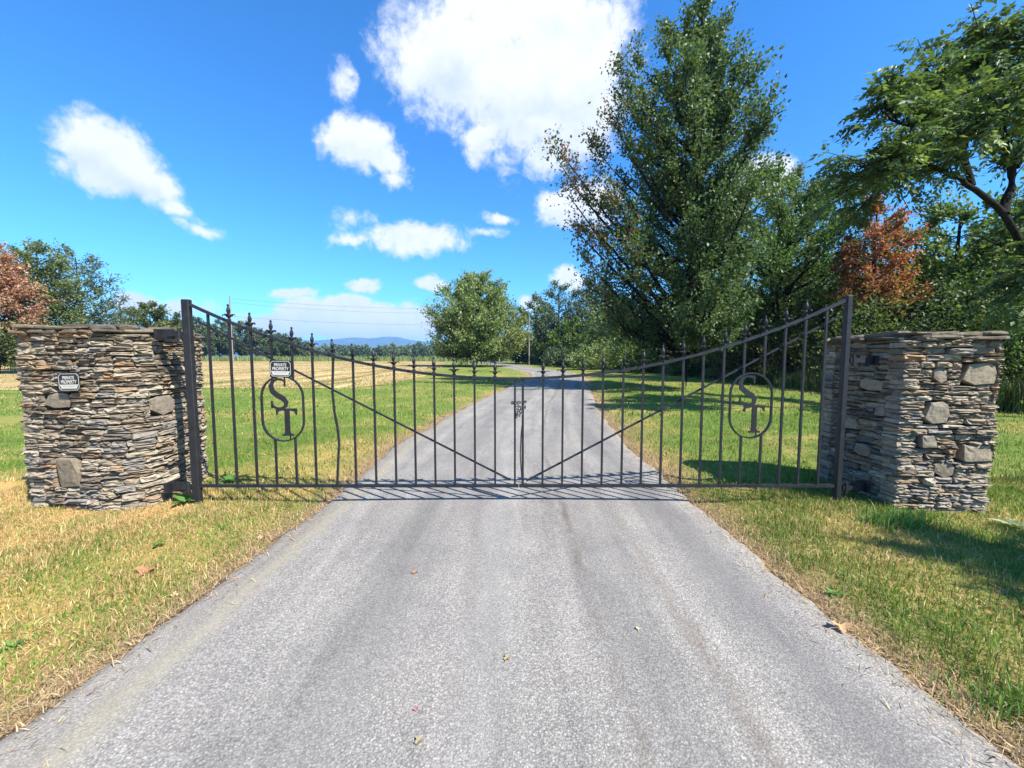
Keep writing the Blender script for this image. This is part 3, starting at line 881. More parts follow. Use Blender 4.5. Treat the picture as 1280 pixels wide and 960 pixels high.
# woods on the right, tree by tree
wood = [
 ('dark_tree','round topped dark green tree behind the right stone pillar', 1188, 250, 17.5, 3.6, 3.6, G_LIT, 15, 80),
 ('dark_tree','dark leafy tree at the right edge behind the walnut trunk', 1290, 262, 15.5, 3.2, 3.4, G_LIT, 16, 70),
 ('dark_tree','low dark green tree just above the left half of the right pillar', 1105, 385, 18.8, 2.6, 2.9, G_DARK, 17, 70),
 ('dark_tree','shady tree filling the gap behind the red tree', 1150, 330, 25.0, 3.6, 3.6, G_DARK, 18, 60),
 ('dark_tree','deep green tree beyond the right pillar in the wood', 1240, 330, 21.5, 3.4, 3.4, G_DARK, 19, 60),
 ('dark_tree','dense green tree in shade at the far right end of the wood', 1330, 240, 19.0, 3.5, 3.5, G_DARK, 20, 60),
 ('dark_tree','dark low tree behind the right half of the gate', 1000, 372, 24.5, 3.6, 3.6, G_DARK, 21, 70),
 ('dark_tree','dark tree standing behind the maple trunk', 905, 360, 31.0, 4.4, 4.4, G_DARK, 22, 70),
 ('dark_tree','dark tree seen under the left side of the maple crown', 835, 372, 38.0, 4.6, 4.6, G_DARK, 23, 70),
 ('woodland_tree','mid green tree seen under the maple crown, nearest the driveway', 775, 372, 46.0, 4.6, 4.6, G_OAK, 24, 60),
 ('woodland_tree','tall grey green tree with a thin airy top right of the round oak', 697, 352, 66.0, 5.2, 5.2, G_GREY, 25, 60),
 ('woodland_tree','dark green tree just right of the round oak', 668, 374, 74.0, 5.0, 5.0, G_DARK, 26, 50),
 ('woodland_tree','bushy green tree at the bend of the driveway', 716, 398, 58.0, 4.0, 4.0, G_LIT, 27, 50),
 ('woodland_tree','pale leafed tree behind the maple on its left side', 742, 352, 62.0, 5.4, 5.4, G_GREY, 28, 60),
 ('woodland_tree','small yellow green tree beside the white post', 678, 418, 66.0, 2.8, 2.8, G_OAK, 29, 40),
]
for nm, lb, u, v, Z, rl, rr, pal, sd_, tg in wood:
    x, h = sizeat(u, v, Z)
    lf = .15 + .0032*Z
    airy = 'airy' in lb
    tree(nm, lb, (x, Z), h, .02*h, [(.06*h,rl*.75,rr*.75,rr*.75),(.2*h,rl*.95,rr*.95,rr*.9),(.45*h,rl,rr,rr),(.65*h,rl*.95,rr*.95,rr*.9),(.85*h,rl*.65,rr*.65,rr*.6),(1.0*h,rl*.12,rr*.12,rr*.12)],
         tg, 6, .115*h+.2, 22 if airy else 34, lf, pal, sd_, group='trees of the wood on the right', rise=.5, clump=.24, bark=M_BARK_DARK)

# the round oak beyond the bend
x, h = sizeat(596, 345, 53)
tree('round_tree', 'large rounded light green tree standing alone left of the driveway bend', (x, 53), h, .42,
     [(1.5,5.2,4.6,5.0),(2.6,6.9,6.2,6.4),(4.2,7.3,6.9,7.0),(6.2,7.4,6.9,7.0),(8.2,6.2,5.6,6.0),(10.0,4.4,4.2,4.4),(11.6,2.2,2.4,2.2),(12.3,.8,.8,.8)],
     180, 7, 1.5, 36, .32, G_OAK, 31, rise=.55, clump=.24, bark=M_BARK_DARK,
     accent=([(.20,.21,.05),(.26,.24,.07)], .5, lambda p: np.clip((p[:,0]-3)/4,0,1)))

# trees on the far left
lefts = [
 ('pink_tree','tree with salmon pink autumn leaves at the left edge above the left pillar', 0, 308, 30, 3.4, 2.2, PINK, 41, 80, .2, 40, None),
 ('leafy_tree','green tree directly right of the salmon pink tree', 58, 306, 34, 2.5, 2.6, [(.09,.12,.045),(.15,.195,.07),(.23,.27,.105)], 42, 70, .22, 34, None),
 ('leafy_tree','sparse blue green tree with an airy top above the left pillar', 106, 314, 38, 3.2, 3.4, G_GREY, 43, 60, .22, 24, None),
 ('leafy_tree','thin small tree with few leaves left of the rounded bushy tree', 154, 372, 48, 1.5, 1.7, G_GREY, 44, 22, .22, 12, None),
 ('leafy_tree','rounded bushy olive green tree beside the left gate post', 192, 380, 58, 4.3, 4.6, [(.09,.12,.04),(.14,.17,.06),(.20,.23,.09)], 45, 80, .34, 34, None),
]
for nm, lb, u, v, Z, rl, rr, pal, sd_, tg, lf, nl, ac in lefts:
    x, h = sizeat(u, v, Z)
    tree(nm, lb, (x, Z), h, .018*h, [(.1*h,rl*.7,rr*.7,rr*.7),(.3*h,rl,rr,rr),(.55*h,rl,rr,rr),(.75*h,rl*.85,rr*.85,rr*.8),(.9*h,rl*.5,rr*.5,rr*.5),(1.0*h,rl*.12,rr*.12,rr*.12)],
         tg, 7, .11*h+.1, nl, lf, pal, sd_, group='trees beyond the left pillar', rise=.6, clump=.24, bark=M_BARK_DARK,
         accent=([(.08,.11,.04),(.20,.23,.09)], 1.0, lambda p: np.clip((4.8-p[:,2])/1.8,0,1)) if pal is PINK else None)
tree('round_bush', 'round green bush at the left edge beside the left pillar', (-50.5,39.5), 4.6, .09, [(.3,2.2,2.4,2.4),(1.5,3.0,3.0,3.0),(3.0,2.6,2.6,2.6),(4.2,1.2,1.2,1.2),(4.7,.3,.3,.3)], 40, 6, .7, 30, .2, G_LIT, 46, rise=.3, clump=.3, cat='bush')
# wood at the far side of the field, left
fl = [
 ('distant_tree','distant green tree seen between the left gate post and the first bar', 248, 398, 116, 5.0, G_FAR, 51),
 ('distant_tree','distant tree left of the thin utility pole', 275, 402, 122, 5.2, G_FAR, 52),
 ('distant_tree','distant broad tree just right of the utility pole', 303, 403, 126, 6.0, G_FAR, 53),
 ('distant_tree','distant tree above the gate sign', 330, 414, 128, 5.0, G_FAR, 54),
 ('distant_tree','distant tree right of the gate sign', 352, 418, 130, 4.8, G_FAR, 55),
 ('distant_tree','lowest distant tree where the left wood ends', 372, 425, 134, 4.4, G_FAR, 56),
 ('distant_tree','distant tree behind the left gate post', 226, 404, 112, 5.0, G_FAR, 57),
]
for nm, lb, u, v, Z, r_, pal, sd_ in fl:
    x, h = sizeat(u, v, Z)
    tree(nm, lb, (x, Z), h, .25, [(.03*h,r_*1.1,r_*1.1,r_*.8),(.3*h,r_*1.15,r_*1.15,r_),(.6*h,r_,r_,r_),(.85*h,r_*.65,r_*.65,r_*.6),(1.0*h,r_*.15,r_*.15,r_*.15)],
         70, 7, 1.5, 22, .62, pal, sd_, group='trees of the far wood on the left', rise=.5, clump=.28, bark=M_BARK_DARK)
# far rows that read as one mass: one object each
def far_row(name, label, u0, u1, Z0, Z1, topfn, seed, n, leaf, pal, trunks=True):
    rg = np.random.default_rng(seed)
    P, Cc = [], []
    for k in range(n):
        u = lerp(u0, u1, (k+rg.uniform(-.3,.3)+.5)/n); Z = rg.uniform(Z0, Z1)
        x, h = sizeat(u, topfn(u)+rg.normal(0,1.3), Z); r_ = max(2.5, h*rg.uniform(.32,.55))
        m = int(900*rg.uniform(.8,1.2))
        d = unit(rg.normal(0,1,(m,3))); rr = rg.uniform(.25,1,m)**.45
        lob = 1+.25*np.sin(d[:,0]*5+k)*np.cos(d[:,2]*4+k*2)
        pos = d*(rr*lob)[:,None]*np.array((r_, r_, h*.52)) + np.array((x, Z, h*.5))
        pos[:,2] = np.clip(pos[:,2], .2, None)
        tone = np.clip(rg.uniform(0,1)*.7 + rg.uniform(0,1,m)*.3, 0, 1)
        pa = np.array(pal); c = np.stack([np.interp(tone, np.linspace(0,1,len(pa)), pa[:,i]) for i in range(3)],1)
        P.append(pos); Cc.append(c)
    P = np.concatenate(P); Cc = np.concatenate(Cc); N = len(P)
    V, q, sz, C = leaf_arrays(P, unit(rg.normal(0,1,(N,3))), unit(rg.normal(0,.6,(N,3))+np.array((0,0,1.))), leaf*rg.uniform(.6,1.3,N), leaf*.7*rg.uniform(.6,1.3,N), Cc)
    return tag(link(name, np_mesh(name, V, q, sz, C), M_LEAF), label, 'far trees', kind='stuff')
far_row('far_wood', 'far line of trees below the blue mountains at the end of the field', 380, 720, 250, 300, lambda u: 432.5+1.5*math.sin(u*.07)+1.5*math.sin(u*.19), 201, 44, 1.5, G_FAR)
far_row('far_wood', 'far trees behind the left pillar and the left gate post', -60, 250, 120, 150, lambda u: 415+4*math.sin(u*.05), 202, 34, 1.2, G_FAR)
far_row('far_wood', 'dark depth of the wood behind the right hand trees', 690, 1010, 62, 95, lambda u: 400+10*math.sin(u*.03), 203, 26, 1.0, G_DARK)
far_row('far_wood', 'dark depth of the wood behind the right pillar', 980, 1500, 30, 44, lambda u: 330+15*math.sin(u*.03), 204, 22, .6, G_DARK)

# undergrowth along the wood's edge
def shrub(name, label, x, y, h, r_, pal, seed, leaf=.12, n=24, group='bushes along the edge of the wood', airy=16):
    return tree(name, label, (x, y), h, .03, [(.06*h,r_*.9,r_*.9,r_*.9),(.35*h,r_,r_,r_),(.7*h,r_*.8,r_*.8,r_*.8),(h,r_*.2,r_*.2,r_*.2)], n, 6, .28*h, airy, leaf, pal, seed, group=group, cat='bush', rise=.9, clump=.3, bark=M_BARK_DARK)
G_OLIVE = [(.10,.10,.03),(.17,.16,.05),(.26,.22,.09)]
shrub('bush','dark leafy bush reaching the lawn right of the right pillar', 13.6, 9.9, 3.6, 1.5, G_LIT, 301, .13, 50)
shrub('bush','second dark bush behind the right pillar at the wood edge', 14.2, 12.2, 3.6, 1.7, G_DARK, 302, .14, 50)
shrub('bush','leafy bush seen through the last bars of the gate', 13.6, 15.2, 3.2, 1.6, G_DARK, 303, .15, 46)
shrub('bush','olive and yellow brush behind the right emblem', 13.3, 18.6, 2.9, 1.7, G_OLIVE, 304, .12, 46, airy=12)
shrub('bush','brownish bramble left of the right emblem', 12.9, 22.0, 2.4, 1.8, [(.10,.08,.04),(.18,.14,.07),(.24,.21,.09)], 305, .13, 40, airy=10)
shrub('bush','low bush behind the maple trunk', 12.4, 27.0, 2.2, 2.0, G_DARK, 306, .16, 40)
shrub('bush','light green bush left of the maple trunk', 10.0, 33.0, 3.0, 2.4, G_LIT, 307, .2, 44)
shrub('bush','green bush at the wood edge beside the far driveway', 8.0, 40.0, 2.4, 2.4, G_OAK, 308, .22, 40)
shrub('bush','dark low bush near the driveway bend', 9.2, 47.0, 3.4, 3.0, G_DARK, 309, .26, 40)
shrub('bush','pale weedy bush at the driveway bend', 6.2, 52.0, 2.4, 2.4, G_GREY, 310, .26, 36)
shrub('bush','far bush beside the second white post', 2.4, 78.0, 3.6, 3.6, G_FAR, 311, .36, 36)
shrub('bush','far dark bush left of the second white post', -5.0, 96.0, 4.6, 4.6, G_DARK, 312, .45, 36)
def weeds():
    rg = np.random.default_rng(401); n = 26000
    y = 9 + 75*rg.uniform(0,1,n)**1.6
    x = wood_e(y) - .3 + rg.exponential(.9, n) + (vnoise(y*.7, y*0, 91)-.5)*1.2
    c = lerp(np.array((.06,.11,.02)), np.array((.24,.27,.07)), rg.uniform(0,1,n)[:,None]**1.5)
    c = np.where((rg.uniform(0,1,n) < .14)[:,None], np.array((.42,.33,.16)), c)
    h = (.25+.75*vnoise(y*1.3, x*1.3, 92))*rg.uniform(.5,1.2,n)*(1+y*.006)
    blades('tall_weeds', x, y, h, .014+.0011*y, c, .35, label='tall weeds and uncut grass along the foot of the right hand wood', cat='weeds', seed=402)
    n = 9000
    x = rg.uniform(-120, 4, n); y = 100 + rg.uniform(0, 22, n)**1.0
    c = lerp(np.array((.10,.15,.04)), np.array((.24,.27,.09)), rg.uniform(0,1,n)[:,None])
    blades('tall_weeds', x, y, rg.uniform(.6,1.9,n), np.full(n,.16), c, .3, label='tall green weeds at the far edge of the dried field', cat='weeds', seed=403)
weeds()
def stubble():
    rg = np.random.default_rng(411); n = 26000
    y = 16.3 + 75*rg.uniform(0,1,n)**1.7
    edge = -5.4 - .10*(y-16.6)
    x = edge - rg.uniform(0,1,n)**1.3*(y*1.4)
    k = (np.abs(x) < y*1.4) & (fbm(x*.5, y*.12, 97, 3) > .42)
    x, y = x[k], y[k]; n = len(x)
    c = lerp(np.array((.26,.17,.07)), np.array((.62,.48,.24)), rg.uniform(0,1,n)[:,None])
    c = np.where((rg.uniform(0,1,n) < .2)[:,None], np.array((.16,.19,.05)), c)
    blades('stubble', x, y, rg.uniform(.04,.15,n), .012+.0011*y, c, .8, label='dry stubble standing in the tan field on the left', cat='stubble', seed=412)
stubble()

# the walnut: forked leaning trunk at the right with long compound leaves
def walnut():
    rg = np.random.default_rng(77)
    Z = 8.2
    def pt(u, v, dz=0.0):
        x, z = at(u, v, Z+dz); return np.array((x, Z+dz, z))
    root_p = np.array((11.7, 8.5, -.1))
    root = empty('walnut_tree', (root_p[0], root_p[1], 0), 0, 'leaning dark trunked tree with long feathery leaves overhanging from the right edge', 'tree')
    org = np.array((root_p[0], root_p[1], 0))
    f1 = pt(1300,345); fork = pt(1255,268); 
    lines = []
    def limb(pts, r0, r1):
        pts = np.array(pts); t = np.linspace(0,1,len(pts)); tt = np.linspace(0,1,len(pts)*3)
        P = np.stack([np.interp(tt, t, pts[:,i]) for i in range(3)],1)
        P[1:-1] = (P[:-2]+P[1:-1]*2+P[2:])/4
        P[1:-1] += rg.normal(0,.02,(len(P)-2,3))
        lines.append((P-org, np.linspace(r0, r1, len(P)))); return P
    trunk = limb([root_p, np.array((11.3,8.4,1.6)), f1, fork], .105, .055)
    limbs = []
    limbs.append(limb([fork, pt(1215,232), pt(1180,212,-.2), pt(1130,200,-.5), pt(1075,208,-.7)], .06, .015))
    limbs.append(limb([pt(1215,232), pt(1200,180,.2), pt(1170,120,.1), pt(1155,75,0)], .06, .015))
    limbs.append(limb([fork, pt(1270,210,.3), pt(1245,140,.3), pt(1235,80,.3), pt(1232,42,.3)], .08, .012))
    limbs.append(limb([pt(1270,210,.3), pt(1300,150,.2), pt(1310,90,0), pt(1290,45,0)], .06, .012))
    limbs.append(limb([pt(1200,180,.2), pt(1150,160,-.3), pt(1110,150,-.5), pt(1105,125,-.5)], .04, .012))
    limbs.append(limb([f1, pt(1330,250,.8), pt(1360,150,1.0), pt(1350,60,1.2)], .12, .02))
    limbs.append(limb([pt(1245,140,.3), pt(1210,110,.9), pt(1190,90,1.2)], .04, .012))
    limbs.append(limb([pt(1180,212,-.2), pt(1150,220,.7), pt(1110,235,1.2), pt(1085,250,1.3)], .04, .012))
    limbs.append(limb([pt(1310,90,0), pt(1275,120,-.8), pt(1240,160,-1.0)], .03, .01))
    limbs.append(limb([pt(1300,150,.2), pt(1265,130,.9), pt(1225,150,1.2), pt(1180,150,1.2)], .03, .01))
    limbs.append(limb([pt(1130,200,-.5), pt(1095,222,-.3), pt(1062,236,-.2), pt(1048,248,0)], .02, .008))
    limbs.append(limb([pt(1345,250,.8), pt(1318,300,-.2), pt(1300,350,-.4), pt(1290,385,-.5)], .02, .008))
    bare = limb([pt(1285,335,.3), pt(1240,300,.4), pt(1205,292,.5), pt(1150,318,.6)], .03, .006)
    # fronds: rachis + leaflets
    LP, LD, LN, LL, LC = [], [], [], [], []
    for li_, L in enumerate(limbs):
        n = len(L); length = np.linalg.norm(np.diff(L, axis=0), axis=1).sum()
        for b in range(int(length*(13 if li_ else 11))):
            t = rg.uniform(.4 if li_ == 0 else .18, 1.0); i0 = t*(n-1.001); i_ = int(i0); p = L[i_]+(L[i_+1]-L[i_])*(i0-i_)
            dd = unit(L[i_+1]-L[i_])
            tw = unit(dd*.7+rg.normal(0,.65,3)+np.array((0,0,.35))); tl = rg.uniform(.3,.85)
            q1 = p+tw*tl
            lines.append((np.stack([p, (p+q1)/2+rg.normal(0,.03,3), q1])-org, np.array([.014,.009,.005])))
            tone = rg.uniform(0,1)
            for k in range(rg.integers(5,9)):
                s = rg.uniform(.25,1.0); o = p+(q1-p)*s
                fd = unit(tw*.5+rg.normal(0,.7,3)*np.array((1,1,.5))+np.array((-.15,0,.05)))
                fl_ = rg.uniform(.28,.46); m = 7
                sidev = unit(np.cross(fd, np.array((0,0,1.))+rg.normal(0,.25,3)))
                upn = np.cross(sidev, fd)
                for j in range(m):
                    a = (j+1)/m; base = o+fd*fl_*a+np.array((0,0,-.5*fl_*a*a))
                    if j == m-1:
                        LP.append(base); LD.append(unit(fd+np.array((0,0,-.4)))); LN.append(upn); LL.append(.15)
                        LC.append(tone)
                    else:
                        for sg in (-1,1):
                            LP.append(base); LD.append(unit(sidev*sg*.85+fd*.45+np.array((0,0,-.6)))); LN.append(upn); LL.append(.15*(1-.35*abs(a-.5)*2))
                            LC.append(tone)
    N = len(LP); LP = np.array(LP)-org; LD = np.array(LD); LN = np.array(LN)+rg.normal(0,.35,(N,3)); LD = unit(LD+rg.normal(0,.18,(N,3))); LL = np.array(LL)*rg.uniform(.7,1.05,N)
    u = np.clip(np.array(LC)*.65+rg.uniform(0,1,N)*.35, 0, 1)
    pal = np.array([(.05,.08,.03),(.095,.145,.05),(.17,.225,.075),(.31,.37,.11)])
    col = np.stack([np.interp(u**1.2, np.linspace(0,1,4), pal[:,i]) for i in range(3)],1)
    V, q, sz, C = leaf_arrays(LP, LD, unit(LN), LL, LL*.42, col, .12)
    link('crown', np_mesh('crown', V, q, sz, C), M_LEAF, root)
    link('trunk', tubes_mesh('trunk', lines, 9), M_BARK_DARK, root)
walnut()
# a tree outside the frame on the right whose shade reaches the verge
tree('shade_tree', 'tree standing to the right of the camera that throws dappled shade on the right verge', (6.95,-.25), 5.7, .10,
     [(3.9,.5,.6,.4),(4.6,.9,.7,.55),(5.2,.7,.5,.5),(5.7,.3,.3,.3)], 22, 6, .45, 24, .12, G_DARK, 90, rise=.5, clump=.25)

# ------------------------------------------------------------------ stone pillars
def stone_unit(seed, rough=.11):
    """irregular flat stone in a unit box: x,z within .5, outer face at -y"""
    rg = np.random.default_rng(seed)
    n = 10; ang = np.arange(n)*2*math.pi/n + rg.normal(0,.10,n)
    e = rg.uniform(.18,.46)
    def se(a, k): return math.copysign(abs(math.cos(a))**k, math.cos(a)), math.copysign(abs(math.sin(a))**k, math.sin(a))
    P = np.array([se(a, e) for a in ang])*.5
    P *= (1 + rg.normal(0, rough*.5, (n,2)))
    P = np.clip(P, -.53, .53)
    rings = [(P*0.96, .5), (P, -.38+rg.normal(0,.05,n)), (P*np.array((.95,.80))+rg.normal(0,.012,(n,2)), -.47+rg.normal(0,.05,n)), (P*np.array((.62,.45))+rg.normal(0,.03,(n,2)), -.50+rg.normal(0,.06,n))]
    V = []
    for pr, yy in rings:
        yy = np.broadcast_to(yy, (n,))
        for k in range(n): V.append((pr[k,0], yy[k], pr[k,1]))
    V.append((rg.normal(0,.04), -.5+rg.normal(0,.05), rg.normal(0,.04)))
    F_ = []
    for r_ in range(3):
        for k in range(n):
            F_.append((r_*n+k, r_*n+(k+1)%n, (r_+1)*n+(k+1)%n, (r_+1)*n+k))
    c = len(V)-1
    for k in range(n): F_.append((3*n+k, 3*n+(k+1)%n, c))
    F_.append(tuple(range(n-1,-1,-1)))
    return V, F_
def flat_unit(seed):
    rg = np.random.default_rng(seed); n = 7
    ang = np.arange(n)*2*math.pi/n + rg.normal(0,.24,n) + rg.uniform(0,1)
    P = np.array([(math.copysign(abs(math.cos(a))**.7, math.cos(a)), math.copysign(abs(math.sin(a))**.7, math.sin(a))) for a in ang])*.56
    P = np.clip(P*(1+rg.normal(0,.15,(n,2))), -.53, .53); V = []
    tiltx, tiltz = rg.normal(0,.05,2)
    for sc, yy in ((.97,.5),(1,-.40),(.96,-.455),(.6,-.47)):
        for k in range(n): V.append((P[k,0]*sc, yy + (tiltx*P[k,0]+tiltz*P[k,1])*(yy < 0) + rg.normal(0,.012), P[k,1]*sc))
    V.append((0,-.475,0))
    F_ = [(r_*n+k, r_*n+(k+1)%n, (r_+1)*n+(k+1)%n, (r_+1)*n+k) for r_ in range(3) for k in range(n)]
    F_ += [(3*n+k, 3*n+(k+1)%n, 4*n) for k in range(n)] + [tuple(range(n-1,-1,-1))]
    return V, F_
STONE_GEO = [stone_unit(900+i, .12) for i in range(24)] + [flat_unit(940+i) for i in range(8)]
STONE_MESH = []
for V_, F_ in STONE_GEO:
    me = bpy.data.meshes.new('stone'); me.from_pydata(V_, [], F_); me.update()
    bm = bmesh.new(); bm.from_mesh(me); bmesh.ops.recalc_face_normals(bm, faces=bm.faces); bm.to_mesh(me); bm.free()
    me.materials.append(M_STONE if len(STONE_MESH) < 24 else M_FACESTONE); STONE_MESH.append(me)

def path_frame(path):
    P = [np.array(p, float) for p in path]; L = [0]
    for a, b in zip(P, P[1:]): L.append(L[-1]+np.linalg.norm(b-a))
    def f(s):
        s = min(max(s, 0), L[-1]-1e-6)
        k = max(i for i in range(len(P)-1) if L[i] <= s)
        t = (s-L[k])/(L[k+1]-L[k]); p = P[k]+(P[k+1]-P[k])*t
        d = unit(P[k+1]-P[k]); return p, math.atan2(d[1], d[0])
    return f, L[-1]
def pack(length, height, seed, big=(), cell=.0085, wr=(.08,.26), hr=(.026,.074)):
    """dry-stack packing: fill from the lowest free spot up, round the big stones given"""
    rg = np.random.default_rng(seed)
    nx_, nz_ = int(length/cell), int(height/cell)
    g = np.zeros((nz_, nx_), bool); out = []
    for (s, z, w, h) in big:
        a, b, c, d = int((s-w/2)/cell), int((s+w/2)/cell), int((z-h/2)/cell), int((z+h/2)/cell)
        g[max(c,0):d, max(a,0):b] = True; out.append((s, z, w, h, True))
    for j in range(nz_):
        i = 0
        while i < nx_:
            if g[j, i]: i += 1; continue
            e = i
            while e < nx_ and not g[j, e]: e += 1
            run = e-i
            w = int(rg.triangular(wr[0], (wr[0]+wr[1])*.42, wr[1])/cell)
            if run - w < int(.05/cell): w = run if run <= int(wr[1]*1.25/cell) else run//2
            h = int(round(rg.triangular(hr[0], (hr[0]+hr[1])*.42, hr[1])/cell))
            if w*cell < .07: h = min(h, int(.035/cell))
            for nb in (i-1, i+w):           # level up with a neighbour so the joints do not line up
                if 0 <= nb < nx_ and g[j, nb]:
                    t = j
                    while t < nz_ and g[t, nb]: t += 1
                    if abs(t-j-h) <= 2 and t-j >= 3: h = t-j; break
            h = max(1, min(h, nz_-j))
            hh = 1
            while hh < h and not g[j+hh, i:i+w].any(): hh += 1
            g[j:j+hh, i:i+w] = True
            out.append(((i+w/2)*cell, (j+hh/2)*cell, w*cell, hh*cell, False))
            i += w
    return out
def build_pillar(root, segs, seed, limit=296):
    """segs: list of (path, height, big stones, visible weight)"""
    rg = np.random.default_rng(seed)
    allst = []
    for path, height, big, vis, opt in segs:
        f, L = path_frame(path)
        for s, z, w, h, isbig in pack(L, height, seed+len(allst), big, **opt):
            p, a = f(s)
            a2 = (f(min(s+w*.4, L))[1]+f(max(s-w*.4, 0))[1])/2 if L > 0 else a
            allst.append((w*h*vis*(10 if isbig else 1), p, a2, z, w, h, isbig))
    allst.sort(key=lambda t: -t[0])
    base = Vector(root.location)
    SV, SF, ST, off = [], [], [], 0
    for k, (sc, p, a, z, w, h, isbig) in enumerate(allst):
        depth = .16
        out = float(np.clip(rg.normal(0, .010), -.02, .016)) + (.012 if isbig else 0) + .01*math.sin(z*9+p[0]*5)
        ca, sa = math.cos(a), math.sin(a)
        outn = np.array((sa, -ca))                      # outward
        c = p + outn*(out - depth/2)
        k1 = int(rg.integers(0, 24)) if not isbig else int(rg.integers(24, 32))
        sw, sh = w*(1.0 if not isbig else .97)-.002, h*rg.uniform(.88,1.02)
        tilt = rg.normal(0, .012 if w > .12 else .03)
        rot = (rg.normal(0,.05), tilt, a + rg.normal(0,.022))
        flip = rg.choice([-1, 1])
        if k < limit:
            o = bpy.data.objects.new('stone', STONE_MESH[k1]); COL.objects.link(o); o.parent = root
            o.location = (c[0]-base.x, c[1]-base.y, z - base.z); o.rotation_euler = rot; o.scale = (sw, depth, sh)
        else:
            V_, F_ = STONE_GEO[k1]
            M = Matrix.Translation((c[0]-base.x, c[1]-base.y, z-base.z)) @ Matrix.Rotation(rot[2], 4, 'Z') @ Matrix.Rotation(rot[1], 4, 'Y') @ Matrix.Diagonal((sw, depth, sh, 1))
            SV += [tuple(M @ Vector(v)) for v in V_]; SF += [tuple(i+off for i in f_) for f_ in F_]
            ST += [rg.uniform()]*len(V_); off += len(V_)
    if SV:
        me = bpy.data.meshes.new('stones'); me.from_pydata(SV, [], SF); me.update()
        bm = bmesh.new(); bm.from_mesh(me); bmesh.ops.recalc_face_normals(bm, faces=bm.faces); bm.to_mesh(me); bm.free()
        at_ = me.attributes.new('tone', 'FLOAT', 'POINT'); at_.data.foreach_set('value', np.array(ST, dtype=np.float32))
        o = link('small_stones', me, M_STONE, root); o['kind'] = 'stuff'
def slab_mesh(seed, n=11, top_noise=.12):
    rg = np.random.default_rng(seed)
    a = np.arange(n)*2*math.pi/n + rg.normal(0,.12,n)
    P = np.stack([np.sign(np.cos(a))*np.abs(np.cos(a))**.5, np.sign(np.sin(a))*np.abs(np.sin(a))**.5],1)*.5*(1+rg.normal(0,.07,(n,1)))
    V = []
    for sc, z in ((.93,-.5),(1.0,-.1),(.97,.35),(.75,.5)):
        zz = z + rg.normal(0, top_noise, n)
        for k in range(n): V.append((P[k,0]*sc, P[k,1]*sc, zz[k]))
    V.append((0,0,.5+rg.normal(0,top_noise)))
    F_ = [(r_*n+k, r_*n+(k+1)%n, (r_+1)*n+(k+1)%n, (r_+1)*n+k) for r_ in range(3) for k in range(n)]
    F_ += [(3*n+k, 3*n+(k+1)%n, 4*n) for k in range(n)] + [tuple(range(n-1,-1,-1))]
    me = bpy.data.meshes.new('capstone'); me.from_pydata(V, [], F_); me.update(); me.materials.append(M_CAP)
    return me
M_CAP = stone_material(.5, 'weathered_capstone')
SLABS = [slab_mesh(700+i) for i in range(8)]
def cap(root, items, name='capstone'):
    for k, (x, y, z, lx, ly, h, rz, tx, ty) in enumerate(items):
        o = bpy.data.objects.new(name, SLABS[k % 8]); COL.objects.link(o); o.parent = root
        o.location = (x-root.location.x, y-root.location.y, z); o.scale = (lx, ly, h); o.rotation_euler = (R(tx), R(ty), R(rz))
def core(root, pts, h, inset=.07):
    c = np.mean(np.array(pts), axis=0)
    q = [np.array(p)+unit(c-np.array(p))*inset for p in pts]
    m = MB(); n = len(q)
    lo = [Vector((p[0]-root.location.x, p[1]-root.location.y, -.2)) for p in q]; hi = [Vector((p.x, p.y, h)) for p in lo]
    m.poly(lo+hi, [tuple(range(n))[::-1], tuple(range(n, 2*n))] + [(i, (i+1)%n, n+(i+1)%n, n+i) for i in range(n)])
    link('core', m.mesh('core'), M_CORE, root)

# left pillar: front, rounded corner, inner face, back
LP_ = [(-4.41,3.49),(-3.72,3.43),(-3.54,3.435),(-3.42,3.475),(-3.345,3.555),(-3.31,3.68),(-3.33,3.90),(-3.42,4.18),(-3.55,4.50)]
LB_ = [(-3.55,4.50),(-4.45,4.52)]; LL_ = [(-4.45,4.52),(-4.41,3.49)]
left_pillar = empty('stone_pillar', (-3.9, 4.0, 0), 0, 'left dry stacked stone gate pillar with rounded corner and sunlit face', 'stone pillar', 'stone gate pillars')
def on_left(u, v):
    """distance along the left pillar's front for a photograph pixel"""
    x, z = at(u, v, 3.46); return x+4.41, z
bigs = []
for (u0,v0,u1,v1) in ((54,490,92,512),(181,497,218,524),(68,572,105,608)):
    (s0, z1), (s1, z0) = on_left(u0, v0), on_left(u1, v1)
    bigs.append(((s0+s1)/2, (z0+z1)/2, s1-s0, z1-z0))
HL, HR_ = 1.60, 1.54
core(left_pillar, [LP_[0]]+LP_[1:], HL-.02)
tmp = [p for p in LB_[1:]]
m_ = MB(); m_.bm.free()
build_pillar(left_pillar, [(LP_, HL, bigs, 1.0, {}), (LB_, HL, (), .01, dict(wr=(.15,.4), hr=(.04,.09))), (LL_, HL, (), .012, dict(wr=(.15,.4), hr=(.04,.09)))], 500)
